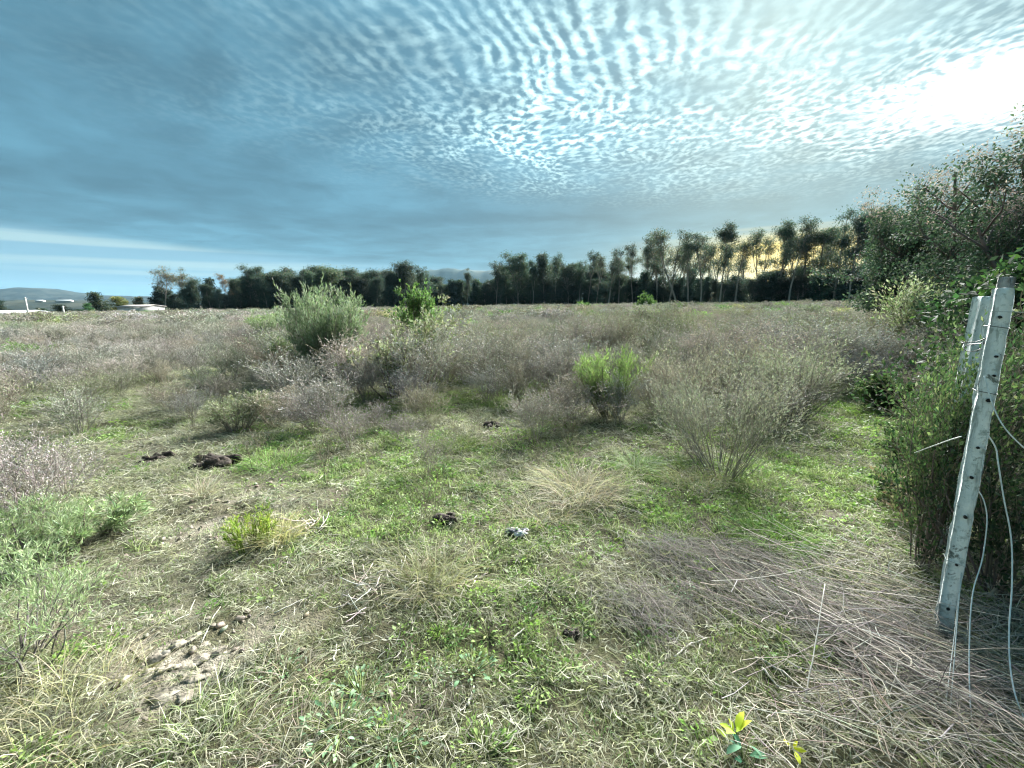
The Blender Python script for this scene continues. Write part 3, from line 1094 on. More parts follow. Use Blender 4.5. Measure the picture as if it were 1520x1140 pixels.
def pole(label, u0, v0, u1, v1, y):
    base = at(u0, v0, y)
    top = at(u1, v1, y)
    z0 = float(hgt(base[0], y)) - .3
    d = np.array([top[0] - base[0], 0, top[2] - z0])
    t = thing('utility_pole', label, 'pole', (base[0], y, z0))
    m = MB()
    m.tubes(np.array([[[0, 0, 0], d * .5, d]]), .20, .13, np.array([[1, 1, 1.]]), 6, True)
    obj('shaft', m.mesh('pole_shaft', M_CONC), t)
    m = MB()
    m.box(d + np.array([0, 0, -.25]), (.75, .1, .1))
    obj('cross_arm', m.mesh('pole_arm', M_CONC), t)


pole('tall pale concrete pole leaning slightly beside the greenhouse', 43, 474, 37, 441, 92)
pole('short pale concrete pole in front of the dome-shaped dark tree', 96, 472, 93, 454, 96)


# ------------------------------------------------------------------ trees of the fence line on the right
def big_tree(label, u, y, H, spread, seed, cols, pp, nst=4, nb=11, nl=34, leaf=.11, dry=0.0, R=.42, drycol=(.30, .22, .22), low=.12, name='fence_line_tree', z_up=.10, lw=.5):
    rng = np.random.default_rng(seed)
    p = at(u, 452, y)
    z0 = float(hgt(p[0], y))
    t = thing(name, label, 'tree', (p[0], y, z0))
    O, D = fan(rng, nst, .35, 1, .18)
    P = grow(rng, O - np.array([0, 0, .2]), D, H * rng.uniform(.55, .8, nst), 8, .13, .05)
    tr = MB()
    tr.tubes(P, .085 * H / 5, .025, jit(rng, nst, (.12, .10, .085), .15), 7)
    O1, D1, t1 = sprout(rng, P, nb, low, 1.0, .95)
    L1 = spread * rng.uniform(.5, 1.1, len(O1)) * (1.15 - .45 * t1)
    B = grow(rng, O1, D1, L1, 6, .2, z_up)
    tr.tubes(B, .028, .010, jit(rng, len(O1), (.12, .10, .085), .15), 4)
    O2, D2, t2 = sprout(rng, B, 4, .3, 1.0, .8)
    B2 = grow(rng, O2, D2, L1.repeat(4) * .45, 4, .22, .08)
    br = MB()
    br.ribbons(B2, .014, .006, jit(rng, len(O2), (.13, .11, .095), .15), rng)
    C = np.concatenate([B2[:, -1], B2[::2, 2], B[:, -1]])
    O3, D3, L3, W3, c3 = sprays(rng, C, R * rng.uniform(.6, 1.3, len(C)), nl, leaf, lw, cols, pp, .8, .4)
    if dry > 0:                              # dead flower heads stand on the highest shoots
        f = sstep(O3[:, 2] / O3[:, 2].max(), .66, .93)
        k = rng.uniform(size=len(O3)) < f * dry
        c3[k] = jit(rng, int(k.sum()), drycol, .18)
        L3[k] *= .8
        W3[k] *= .6
    cr = MB()
    cr.leaves(O3, D3, L3, W3, c3, rng, .06)
    obj('trunk', tr.mesh('big_trunk', M_BARK), t, (1, 1, 1))
    obj('branch', br.mesh('big_branch', M_TWIG), t, (1, 1, 1))
    obj('crown', cr.mesh('big_crown', M_LEAF), t, (1, 1, 1))
    return t


DG = [(.028, .054, .038), (.042, .074, .047), (.064, .096, .060), (.11, .13, .09)]
big_tree('rounded dark green tree with greyish pink dry tips, leftmost of the fence line trees', 1338, 15.5, 6.4, 1.9, 301, DG, (3, 3, 1.5, .6), 7, 15, 46, .095, .9, .38, (.27, .225, .225))
big_tree('taller dark tree with mauve dry flower tips above the fence posts', 1432, 11.5, 6.6, 1.9, 302, DG, (3, 3, 1.2, .5), 7, 15, 44, .080, .9, .33, (.28, .225, .23))
big_tree('dark open-branched tree with sky showing between its leaves, right of the mauve-tipped tree', 1530, 8.4, 4.7, 1.6, 303, DG, (4, 3, 1, .3), 7, 12, 34, .066, .7, .28, (.27, .215, .22), .3)
big_tree('dark tree filling in behind the two largest fence line trees', 1405, 18.0, 5.4, 2.0, 304, DG, (4, 3, .8, .2), 6, 13, 30, .12, .5, .55)
big_tree('low dark green leafy tree close behind the wooden stub post', 1535, 4.9, 2.75, .8, 305, [(.020, .045, .022), (.034, .075, .028), (.075, .14, .04), (.03, .05, .03)], (3, 3, 1.0, 1), 4, 10, 26, .085, 0, .26, low=.05, name='leafy_shrub')
big_tree('bare-stemmed dark shrub below the mauve-tipped tree', 1440, 8.2, 2.9, 1.0, 306, DG, (3, 3, 1, .4), 5, 9, 20, .075, 0, .28, low=.1, name='leafy_shrub')

# ------------------------------------------------------------------ brush of the field
G_GREY = dict(col=((0.238, 0.224, 0.200), (0.190, 0.177, 0.158)), scol=((0.365, 0.352, 0.322), (0.305, 0.290, 0.266), (0.265, 0.258, 0.226)))
G_TAN = dict(col=((0.237, 0.215, 0.176), (0.193, 0.171, 0.143)), scol=((0.352, 0.330, 0.275), (0.308, 0.281, 0.237), (0.253, 0.248, 0.187)))
G_OLIVE = dict(col=((0.193, 0.193, 0.154), (0.160, 0.154, 0.127)), scol=((0.275, 0.286, 0.220), (0.220, 0.242, 0.165), (0.297, 0.286, 0.248)), green=.14)
BW = (24, 7, 6, .0075, 4)
BR_GREY = [brush_mesh(400 + i, 1.0, .42 + .14 * (i % 3), *BW, **G_GREY) for i in range(4)]
BR_TAN = [brush_mesh(420 + i, 1.0, .45 + .12 * (i % 3), *BW, **G_TAN) for i in range(3)]
BR_OLV = [brush_mesh(440 + i, 1.0, .40 + .1 * (i % 3), *BW, **G_OLIVE) for i in range(3)]
SETS = [(BR_GREY, 'grey-mauve leafless twiggy bush in the dry brush of the open field', 'grey-mauve brush of the field'),
        (BR_TAN, 'straw-coloured dry twiggy bush in the brush of the open field', 'straw-coloured brush of the field'),
        (BR_OLV, 'olive-grey feathery bush in the brush of the open field', 'olive-grey brush of the field')]
# open ground: the worn way on the left, the lawn in the middle, the grassy track along the fence
OPEN = [(230, 650, 180, 62, 1, -.25), (330, 592, 90, 20, .7), (700, 655, 150, 60, 1), (680, 590, 60, 40, .9), (770, 610, 70, 40, .8), (1290, 600, 75, 95, 1), (1330, 540, 60, 40, .9), (1330, 500, 30, 40, .8), (60, 600, 80, 22, .8), (560, 720, 400, 50, 1), (640, 535, 40, 20, .6), (930, 650, 80, 34, 1), (900, 606, 46, 26, .95), (490, 575, 70, 18, .7), (1070, 735, 80, 22, 1)]


def field_points(rng, n, y0, y1):
    y = np.sqrt(rng.uniform(y0 ** 2, y1 ** 2, n))
    x = rng.uniform(-1.42, 1.40, n) * y
    return x, y


def brush_weight(x, y):
    P = np.stack([x, y, np.zeros_like(x)], -1)
    u, v = proj(P)
    w = sstep(v, 680 + 30 * sstep(u, 850, 960), 595) * .94 + .06
    w = w * (1 - blobs(u, v, OPEN))
    w = w * (.45 + .55 * sstep(vnoise(x / 3.1, y / 3.1, 41, 2), .30, .52))
    w = np.where(x > y * .93 + .6, w * .35, w)             # beyond the fence line
    return w, u, v


rng = np.random.default_rng(5)
# beside the individual ones: a dart-throw for spacing
cand_x, cand_y = field_points(rng, 5700, 4.2, 26)
w, u, v = brush_weight(cand_x, cand_y)
kept = []
for i in np.argsort(cand_y):
    if rng.uniform() > w[i] or v[i] > 690:
        continue
    p = np.array([cand_x[i], cand_y[i]])
    if kept and np.min(np.sum((np.array(kept) - p) ** 2, 1)) < (.50 + .010 * p[1]) ** 2:
        continue
    if -25 < u[i] < 1545:
        kept.append(p)
BRUSH_SRC = {}
cnt = [0, 0, 0]
far_rest = []
for p in kept:
    x, y = p
    k = vnoise(np.array([x / 6.0]), np.array([y / 6.0]), 77, 2)[0] + rng.normal() * .10
    uu, vv = proj(np.array([x, y, 0]))
    if uu > 950:
        k += .05
    s_i = 0 if k < .545 else (2 if k > .63 else 1)
    if sum(cnt) >= 285:
        far_rest.append((x, y, s_i))
        continue
    cnt[s_i] += 1
    ms, lab, grp = SETS[s_i]
    me = ms[rng.integers(len(ms))]
    o = bpy.data.objects.new('twiggy_bush', me)
    COL.objects.link(o)
    h = rng.uniform(.66, 1.18) * (1 if y > 7 else .8) * (1.12 if uu > 850 else 1)
    if uu < 420 and y < 14:
        h *= .72
    wd = h * rng.uniform(1.05, 1.6)
    o.location = (x, y, float(hgt(x, y)))
    o.rotation_euler = (rng.normal() * .06, rng.normal() * .06, rng.uniform(0, 6.28))
    o.scale = (wd, wd, h)
    q = 1 + rng.normal() * .13
    o.color = (q * (1 + rng.normal() * .04), q, q * (1 + rng.normal() * .05), 1)
    tag(o, lab, 'bush', grp)

# the brush between and behind them
MB_ = [brush_mesh(460 + i, 1.0, .5, *BW, mat=M_TWIGI, **(G_GREY, G_TAN, G_OLIVE)[i // 2]) for i in range(6)]
fr = np.array(far_rest)
n = len(fr)
hh = rng.uniform(.62, 1.15, n)
hw = hh * rng.uniform(1.05, 1.6, n)
scatter('field_brush', np.stack([fr[:, 0], fr[:, 1], hgt(fr[:, 0], fr[:, 1]) - .02], 1), np.stack([np.zeros(n), np.zeros(n), rng.uniform(0, 6.28, n)], 1), np.stack([hw, hw, hh], 1), fr[:, 2].astype(int) * 2 + rng.integers(0, 2, n), np.clip(1 + rng.normal(size=(n, 1)) * .13 + rng.normal(size=(n, 3)) * .04, .5, 1.6), MB_, 'close-grown dry brush in the middle of the field', 'brush')
# the same brush farther off reads as one mass
FB = [brush_mesh(470 + i, 1.0, .55, 16, 6, 5, .016, 4, mat=M_TWIGI, seed_l=.05, **(G_GREY, G_TAN, G_OLIVE)[i // 2]) for i in range(6)]
xs, ys, ii = [], [], []
x, y = field_points(rng, 37000, 20, 150)
w, u, v = brush_weight(x, y)
row_u = np.interp(u, [180, 330, 480, 600, 760, 940, 1100, 1300, 1420], [122, 126, 134, 146, 160, 132, 108, 90, 82])
ok = (rng.uniform(size=len(x)) < w * sstep(y, 20, 27)) & (y < row_u - 1)
x, y = x[ok], y[ok]
n = len(x)
k = vnoise(x / 6.0, y / 6.0, 77, 2) + rng.normal(size=n) * .09 + .03 * (x > .3 * y)
sid = np.where(k < .53, 0, np.where(k > .61, 2, 1))
idx = sid * 2 + rng.integers(0, 2, n)
h = rng.uniform(.55, 1.15, n) * np.where(rng.uniform(size=n) < .12, 1.35, 1.0)
wd = h * rng.uniform(1.2, 2.0, n)
q = 1 + rng.normal(size=(n, 1)) * .14
tint = np.clip(q * (1 + rng.normal(size=(n, 3)) * .04), .4, 1.6)
grn = rng.uniform(size=n) < .045
tint[grn] *= np.array([.75, 1.25, .55])
yel = rng.uniform(size=n) < .05
tint[yel] *= np.array([1.25, 1.3, .85])
scatter('distant_brush', np.stack([x, y, hgt(x, y) - .03], 1), np.stack([0 * x, 0 * x, rng.uniform(0, 6.28, n)], 1), np.stack([wd, wd, h], 1), idx, tint, FB, 'grey and tan dry brush covering the field up to the trees', 'brush')
print('brush', cnt, len(far_rest), n)

# ------------------------------------------------------------------ leafy bushes one can name
def on(u, v):
    p = gp(u, v)
    return (p[0], p[1], float(hgt(p[0], p[1])))


WIL = [(.17, .235, .14), (.225, .29, .19), (.12, .18, .09), (.29, .33, .25)]
bush('round_bush', 'large dome-shaped grey-green bush with upright feathery shoots', 'bush', on(492, 562), .3,
     bush_meshes(501, 1.98, .95, 48, 9, 6, .085, .18, WIL, (3, 3, 2, 1), (.22, .20, .17), .22, 9, .012, .07, .10, .45, .32, .15, .15, .55), None, (.86, .86, .98))
bush('round_bush', 'low grey-green bush against the left flank of the large dome-shaped bush', 'bush', on(412, 520), .8,
     bush_meshes(502, 1.35, .8, 20, 7, 5, .085, .2, WIL, (3, 2, 2, 1), (.20, .18, .15), .25, 7, .012, .1, .12, .5), None, 1.0, (.95, .95, .85))
FRESH = [(.085, .165, .05), (.125, .215, .07), (.055, .115, .035), (.18, .25, .10)]
bush('small_tree', 'small bright green rounded tree just right of the large dome-shaped bush', 'tree', on(618, 545), .1,
     bush_meshes(503, 1.98, .34, 9, 8, 6, .085, .45, FRESH, (3, 3, 2, .6), (.14, .12, .1), .66, 9, .018, .1, .1, .7, .30, .15, .6), None, (.85, .85, 1.0), parts=('trunk', 'crown'))
SAGE = [(.19, .22, .13), (.24, .26, .17), (.13, .16, .08), (.33, .34, .26)]
bush('leafy_bush', 'open grey-green bush with bare stems in front of the small bright green tree', 'bush', on(628, 574), 1.0,
     bush_meshes(504, 1.55, .55, 16, 7, 5, .07, .42, SAGE, (3, 3, 2, 1), (.16, .14, .11), .28, 5, .014, .16, .08, .7), None, (.95, .95, 1))
bush('leafy_bush', 'pale leafed bush with dark stems at the front of the bush cluster', 'bush', on(582, 590), 2.0,
     bush_meshes(505, 1.0, .55, 12, 7, 5, .06, .5, [(.36, .37, .27), (.44, .44, .34), (.16, .19, .09), (.25, .28, .16)], (3, 2, 2, 2), (.10, .085, .07), .35, 6, .012, .15, .1, .7))
BRI = [(.145, .215, .085), (.19, .26, .11), (.10, .15, .06), (.25, .30, .16)]
bush('feathery_bush', 'bright yellow-green feathery bush on the lawn', 'bush', on(905, 618), .4,
     bush_meshes(506, .95, .95, 34, 8, 5, .055, .11, BRI, (3, 3, 2, .7), (.16, .16, .10), .05, 7, .009, .08, .16, .45, .34, .16, .15, .55), None, (.98, .98, 1.02), (1.05, 1.10, .92))
bush('feathery_bush', 'small bright green feathery bush left of the large dome-shaped bush', 'bush', on(420, 555), .4,
     bush_meshes(507, .85, .4, 18, 7, 5, .06, .14, BRI, (3, 3, 2, .7), (.13, .13, .08), .45, 8, .009, .08, .16, .45), None, .95)
bush('feathery_bush', 'low dark-footed green bush at the far side of the worn grey grass', 'bush', on(15, 556), .4,
     bush_meshes(508, .95, .9, 24, 8, 5, .07, .16, [(.11, .22, .05), (.16, .30, .07), (.05, .09, .03), (.2, .3, .1)], (3, 3, 2, .7), (.1, .09, .06), .1, 9, .012, .1, .1, .5), None, (1.25, 1.0, .85))
bush('feathery_bush', 'green bush fading into the brush right of the low dark-footed bush', 'bush', on(85, 548), 1.4,
     bush_meshes(509, .8, .8, 18, 7, 5, .06, .2, [(.10, .15, .06), (.2, .2, .14), (.06, .09, .03), (.24, .22, .18)], (3, 3, 2, 2), (.16, .14, .12), .1, 6, .012, .1, .1, .6), None, (1.2, 1.0, .8))
GRY = [(.24, .27, .20), (.18, .22, .14), (.30, .31, .25), (.13, .18, .09)]
bush('wispy_bush', 'tall wispy grey-green broom bush with thin upright stems on the grass', 'bush', on(1072, 712), .0,
     bush_meshes(510, 1.18, .80, 52, 6, 5, .028, .15, [(.22, .235, .19), (.18, .195, .15), (.27, .27, .235), (.13, .16, .10)], (3, 3, 2, 1.5), (.19, .18, .15), .34, 5, .0034, .08, .06, .42, .36, .18, .25, .6), None, (1.0, 1.0, .95))
bush('wispy_bush', 'grey-green wispy bush mingling into the brush behind the tall broom bush', 'bush', on(1180, 622), .6,
     bush_meshes(511, 1.15, .7, 40, 6, 4, .035, .15, GRY, (3, 3, 2, .8), (.21, .20, .165), .2, 5, .006, .09, .10, .45), None, (1.1, 1.1, .95))
bush('wispy_bush', 'broad grey twiggy bush between the green feathery bush and the broom bush', 'bush', on(1010, 622), .9,
     bush_meshes(512, 1.0, .7, 34, 6, 4, .03, .15, [(.29, .27, .24), (.22, .21, .17), (.31, .30, .27), (.15, .18, .11)], (3, 3, 2, .8), (.23, .20, .17), .2, 5, .006, .09, .10, .45), None, (1.1, 1.1, .95))
WHT = [(.42, .43, .34), (.30, .34, .22), (.12, .17, .08), (.20, .25, .13)]
bush('flowering_bush', 'large pale-flowered round bush in front of the fence line trees', 'bush', on(1368, 545), .3,
     bush_meshes(513, 1.95, .6, 24, 8, 5, .075, .4, WHT, (2.2, 2, 2, 2), (.15, .13, .1), .12, 7, .014, .1, .1, .55), None, (1.05, 1.05, 1))
bush('flowering_bush', 'small pale-tipped bush by the edge of the grassy track', 'bush', on(1310, 548), .3,
     bush_meshes(514, .9, .6, 18, 7, 5, .06, .3, WHT, (1.5, 2, 2, 2), (.15, .13, .1), .2, 6, .012, .1, .1, .55))
bush('leafy_bush', 'small dark green bush where the brush meets the grassy track', 'bush', on(1275, 560), .3,
     bush_meshes(515, .75, .6, 16, 7, 5, .06, .35, DG, (3, 3, 2, .5), (.1, .09, .06), .05, 8, .012, .1, .1, .6))
bush('leafy_bush', 'far fresh green bush standing out of the brush before the eucalyptus row', 'bush', on(958, 467), .3,
     bush_meshes(516, 2.3, .7, 12, 7, 5, .22, .4, FRESH, (3, 2, 3, .5), (.1, .09, .06), .1, 7, .03, .1, .1, .6))
bush('leafy_bush', 'far low green bush in the pale brush near the middle of the field', 'bush', on(866, 470), .9,
     bush_meshes(517, 1.6, .8, 12, 7, 5, .2, .4, FRESH, (3, 3, 2, .5), (.1, .09, .06), .1, 7, .03, .1, .1, .6))
bush('leafy_bush', 'far olive bush in the brush right of the small bright green tree', 'bush', on(675, 480), .9,
     bush_meshes(518, 1.5, .9, 14, 7, 5, .12, .4, [(.13, .16, .06), (.2, .22, .11), (.08, .11, .04), (.25, .26, .15)], (3, 3, 2, 1), (.1, .09, .06), .1, 6, .02, .1, .1, .6))
LOW = [(.23, .31, .15), (.30, .38, .21), (.16, .23, .11), (.37, .43, .28)]
bush('feathery_bush', 'pale blue-green spreading feathery bush with dark bare stems beside the bare earth', 'bush', on(28, 985), .2,
     bush_meshes(519, .47, 1.0, 20, 7, 5, .036, .085, LOW, (3, 3, 2, 1), (.13, .12, .11), .45, 8, .0045, .11, .06, .6, .42, .2, .35, .6), None, (1.0, 1.0, 1.0))
bush('feathery_bush', 'second pale blue-green feathery bush, behind the one beside the bare earth', 'bush', on(35, 845), 1.2,
     bush_meshes(520, .40, .95, 20, 8, 6, .036, .085, LOW, (3, 3, 2, 1), (.13, .12, .11), .3, 9, .004, .11, .06, .6, .42, .2, .3, .6), None, (1.25, 1.1, 1.0))
bush('feathery_bush', 'small blue-green sprig bush trailing over the worn grass', 'bush', on(135, 800), 2.2,
     bush_meshes(521, .26, 1.2, 14, 7, 5, .045, .13, LOW, (3, 3, 2, 1), (.16, .15, .12), .1, 7, .006, .11, .03, .6), None, (1.3, 1.1, 1.0))
bush('sprout_clump', 'yellow-green upright sprout clump beside the straw tuft', 'plant', on(372, 812), .2,
     bush_meshes(522, .26, .4, 16, 5, 3, .03, .16, [(.20, .30, .04), (.28, .36, .07), (.12, .20, .03), (.30, .30, .08)], (3, 3, 2, 1), (.14, .17, .04), .02, 6, .005, .07, .1, .5))
bush('leafy_bush', 'low grey-green bush beside the worn way left of the mauve brush', 'bush', on(352, 640), .2,
     bush_meshes(523, .55, .7, 22, 7, 4, .04, .2, SAGE, (3, 3, 2, 1), (.2, .18, .14), .1, 6, .006, .1, .08, .6), None, (1.1, 1.1, .9))

# mauve-brown brush standing by itself nearer by
for u_, v_, h_, w_, lab in [
        (52, 792, .70, .72, 'dense dark mauve brush clump behind the blue-green feathery bush'),
        (-30, 770, .70, .75, 'dense mauve brush clump beside the dark mauve clump'),
        (95, 735, .5, .7, 'mauve brush clump at the edge of the worn grass'),
        (20, 715, .5, .75, 'grey-mauve brush clump behind the dark mauve clump'),
        (520, 665, .48, .62, 'reddish-mauve leafless brush standing on the grass before the bush cluster'),
        (470, 640, .48, .7, 'mauve leafless brush left of the reddish-mauve brush'),
        (555, 640, .42, .6, 'pale mauve leafless brush right of the reddish-mauve brush'),
        (640, 700, .42, .40, 'thin reddish leafless brush alone on the lawn'),
        (445, 612, .46, .8, 'wide mauve brush behind the reddish-mauve brush'),
        (600, 655, .36, .5, 'small tan leafless brush beside the reddish-mauve brush')]:
    o = obj('twiggy_bush', brush_mesh(600 + int(u_) + 40, 1.0, .55, 24, 7, 6, .005, 2, ((.225, .20, .188), (.18, .155, .147)), ((.33, .305, .295), (.28, .255, .247), (.25, .23, .21))), None, (1, 1, 1))
    p = on(u_, v_)
    o.location = p
    o.scale = (w_, w_, h_)
    tag(o, lab, 'bush')
# thin dark sprigs on the lawn
SPR = [brush_mesh(650 + i, 1.0, .30, 5, 5, 4, .007, 2, ((.16, .15, .11), (.12, .10, .08)), ((.18, .2, .11), (.22, .2, .15), (.13, .15, .07))) for i in range(3)]
for k, (u_, v_, h_) in enumerate([(228, 588, .5), (286, 638, .42), (640, 645, .3), (700, 640, .34), (712, 640, .3), (672, 655, .3), (845, 660, .42), (800, 690, .3), (850, 700, .5), (380, 700, .5), (490, 720, .55), (640, 770, .55), (620, 790, .45), (300, 700, .35), (735, 605, .4), (790, 610, .45), (830, 600, .5)]):
    o = obj('dark_sprig', SPR[k % 3], None, (1, 1, 1))
    o.location = on(u_, v_)
    o.rotation_euler = (0, 0, rng.uniform(0, 6.28))
    o.scale = (h_, h_, h_)
    tag(o, 'thin dark leafless sprig rising from the short grass', 'plant', 'thin sprigs on the grass')

# ------------------------------------------------------------------ grass and litter on the ground
GREEN = [(700, 660, 200, 70, .9), (760, 585, 130, 50, .9), (800, 950, 190, 110, .8), (870, 1090, 300, 90, .9), (560, 1075, 120, 60, .8), (1290, 610, 70, 120, 1), (1190, 730, 170, 55, .9), (1130, 790, 120, 40, .8), (430, 690, 80, 40, .7), (960, 660, 120, 40, .7), (620, 960, 120, 40, .6), (1400, 650, 60, 90, .7), (680, 800, 160, 60, .5), (250, 900, 120, 60, .45)]
DRY = [(330, 770, 170, 90, 1, -.4), (180, 720, 160, 70, .9), (250, 940, 170, 70, .7), (70, 1060, 130, 90, 1), (560, 870, 90, 70, .9), (850, 720, 120, 50, .9), (1200, 890, 260, 90, .9), (1350, 1060, 240, 110, 1), (230, 660, 160, 60, .8), (300, 590, 150, 35, .8), (430, 960, 110, 60, .6), (1400, 850, 120, 120, .9), (1060, 700, 60, 40, .5)]


def band(rng, y0, y1, dens):
    area = 1.40 * (y1 ** 2 - y0 ** 2) + 2.0 * (y1 - y0)
    n = int(area * dens)
    y = np.sqrt(rng.uniform(y0 ** 2, y1 ** 2, n))
    x = rng.uniform(-1, 1, n) * (1.40 * y + 1.0)
    return x, y


def cover(x, y):
    u, v = proj(np.stack([x, y, 0 * x], -1))
    g = blobs(u, v, GREEN)
    d = blobs(u, v, DRY)
    m = blobs(u, v, MUD)
    nz = vnoise(x / .55, y / .55, 51, 3)
    nl = vnoise(x / 2.6, y / 2.6, 61, 2)
    green = np.clip(.40 + .45 * g - .42 * d + (nz - .5) * 2.0 + (nl - .5) * .9, .03, .97)
    return u, v, green, g, d, m


rng = np.random.default_rng(77)
G_SHORT = [grass_piece(700 + i, 30, .075, .016, .055, .0052, .9) for i in range(5)]
G_MID = [grass_piece(710 + i, 20, .10, .05, .11, .0045, .7) for i in range(4)]
G_LIE = [grass_piece(720 + i, 24, .085, .03, .09, .0050, 2.0) for i in range(4)]
G_STRAW = [straw_piece(730 + i, 18, .10, .025, .11, .0042) for i in range(5)]
G_HERB = [herb_piece(740 + i, 16, .07, .014, .034) for i in range(4)]
PIECES = G_SHORT + G_MID + G_LIE + G_STRAW + G_HERB
i_sh, i_mid, i_lie, i_st, i_hb = 0, 5, 9, 13, 18
CG = np.array([(.175, .265, .09), (.235, .325, .135), (.30, .36, .19), (.115, .20, .065), (.27, .355, .145)])
CD = np.array([(.43, .42, .34), (.34, .33, .265), (.53, .52, .44), (.27, .255, .205), (.38, .39, .29)])
CH = np.array([(.13, .26, .06), (.18, .32, .08), (.10, .21, .07), (.22, .36, .08)])
PT, RT_, SL, IX, TN = [], [], [], [], []
for (y0, y1, dens, s0) in [(.75, 2.2, 720, .80), (2.2, 4.2, 520, .92), (4.2, 8, 230, 1.2), (8, 16, 70, 1.7), (16, 34, 14, 2.6)]:
    x, y = band(rng, y0, y1, dens)
    u, v, green, g, d, m = cover(x, y)
    clump = vnoise(x / .12, y / .12, 81, 2)
    bare = blobs(u, v, [(430, 1075, 75, 45, 1), (620, 1045, 60, 28, .7), (1250, 1000, 50, 40, .7), (150, 890, 50, 14, .9, -.3), (760, 935, 40, 16, .7), (1500, 800, 60, 160, .6)])
    keep = rng.uniform(size=len(x)) < (1 - .88 * np.clip(m, 0, 1)) * (1 - .75 * bare) * (.34 + .66 * sstep(clump, .32, .58))
    x, y, u, v, green, g, d, m = [a[keep] for a in (x, y, u, v, green, g, d, m)]
    n = len(x)
    r = rng.uniform(size=n)
    isg = r < green
    q = rng.uniform(size=n)
    idx = np.where(isg, i_sh + rng.integers(0, 5, n), i_lie + rng.integers(0, 4, n))
    idx = np.where(isg & (q < .14 + .16 * g) & (y < 7), i_hb + rng.integers(0, 4, n), idx)
    idx = np.where(isg & (q > .90), i_mid + rng.integers(0, 4, n), idx)
    idx = np.where(~isg & (q < .55), i_st + rng.integers(0, 5, n), idx)
    idx = np.where(~isg & (q > .90) & (d < .5), i_mid + rng.integers(0, 4, n), idx)
    col = np.where(isg[:, None], CG[rng.integers(0, 5, n)], CD[rng.integers(0, 5, n)])
    hb = idx >= i_hb
    col[hb] = CH[rng.integers(0, 4, int(hb.sum()))]
    mixk = rng.uniform(0, .35, (n, 1))
    col = col * (1 - mixk) + np.where(isg[:, None], np.array([.34, .34, .18]), np.array([.25, .28, .12])) * mixk
    col *= (1 + rng.normal(size=(n, 1)) * .16)
    s = s0 * rng.uniform(.7, 1.3, n)
    PT.append(np.stack([x, y, hgt(x, y)], 1))
    RT_.append(np.stack([rng.normal(size=n) * .15, rng.normal(size=n) * .15, rng.uniform(0, 6.28, n)], 1))
    SL.append(s)
    IX.append(idx)
    TN.append(np.clip(col, .01, .8))
PT, RT_, SL, IX, TN = map(np.concatenate, (PT, RT_, SL, IX, TN))
for nm, lo, hi, lab, cat in [('green_grass', 0, 9, 'short green grass growing over the whole foreground', 'grass'), ('dry_grass', 9, 18, 'pale dry grass blades and straw lying among the green grass', 'dry grass'), ('ground_herbs', 18, 22, 'small round-leaved herbs among the grass', 'herbs')]:
    k = (IX >= lo) & (IX < hi)
    scatter(nm, PT[k], RT_[k], SL[k], IX[k] - lo, TN[k], PIECES[lo:hi], lab, cat)
print('grass pieces', len(PT))

# crumbs of earth on the bare patches
x, y = band(rng, .9, 5, 260)
u, v, green, g, d, m = cover(x, y)
k = rng.uniform(size=len(x)) < np.clip(m * 1.1 - .15, 0, 1)
x, y = x[k], y[k]
n = len(x)
CL = [clod_piece(760 + i) for i in range(4)]
sz = rng.uniform(.012, .04, n) * rng.uniform(.6, 1.3, n)
scatter('earth_crumbs', np.stack([x, y, hgt(x, y) + sz * .15], 1), np.stack([rng.normal(size=n) * .3, rng.normal(size=n) * .3, rng.uniform(0, 6.28, n)], 1), sz, rng.integers(0, 4, n), jit(rng, n, (.33, .30, .24), .22), CL, 'crumbs of dry pale earth on the bare patches', 'soil')

# larger clods of the bare patch
for (u_, v_, s_) in [(272, 1000, .085), (300, 985, .075), (250, 1030, .11), (325, 975, .06), (290, 1015, .07), (235, 985, .07), (265, 965, .075), (312, 1000, .05), (218, 1012, .065), (340, 1000, .05), (280, 1040, .07), (205, 1045, .06), (258, 1000, .05), (240, 1010, .045), (300, 960, .05), (285, 955, .06)]:
    V, Q = lump(rng, (s_ * 1.1, s_ * .75, s_ * .38), .40, 16, 9)
    mm = MB()
    mm.add(V, Q)
    o = obj('earth_clod', mm.mesh('earth_clod', M_SOIL, True))
    p = on(u_, v_)
    o.location = (p[0], p[1], p[2] - s_ * .04)
    o.rotation_euler = (rng.normal() * .15, rng.normal() * .15, .75 + rng.normal() * .3)
    tag(o, 'pale dry lump of earth on the bare trampled patch', 'clod', 'earth clods on the bare patch')


# ------------------------------------------------------------------ dung and ash heaps
def heap(name, label, cat, u_, v_, w_, d_, h_, n, mat, rz=0.0):
    mm = MB()
    for k in range(n):
        a, r = rng.uniform(0, 6.28), math.sqrt(rng.uniform(0, 1)) * .5
        s_ = rng.uniform(.30, .62)
        V, Q = lump(rng, (w_ * s_, d_ * s_, h_ * rng.uniform(.6, 1.1)), .34, 12, 8)
        mm.add(V + np.array([math.cos(a) * r * w_ * .8, math.sin(a) * r * d_ * .8, h_ * .22]), Q)
    o = obj(name, mm.mesh(name, mat))
    o.location = on(u_, v_)
    o.rotation_euler.z = rz
    tag(o, label, cat)


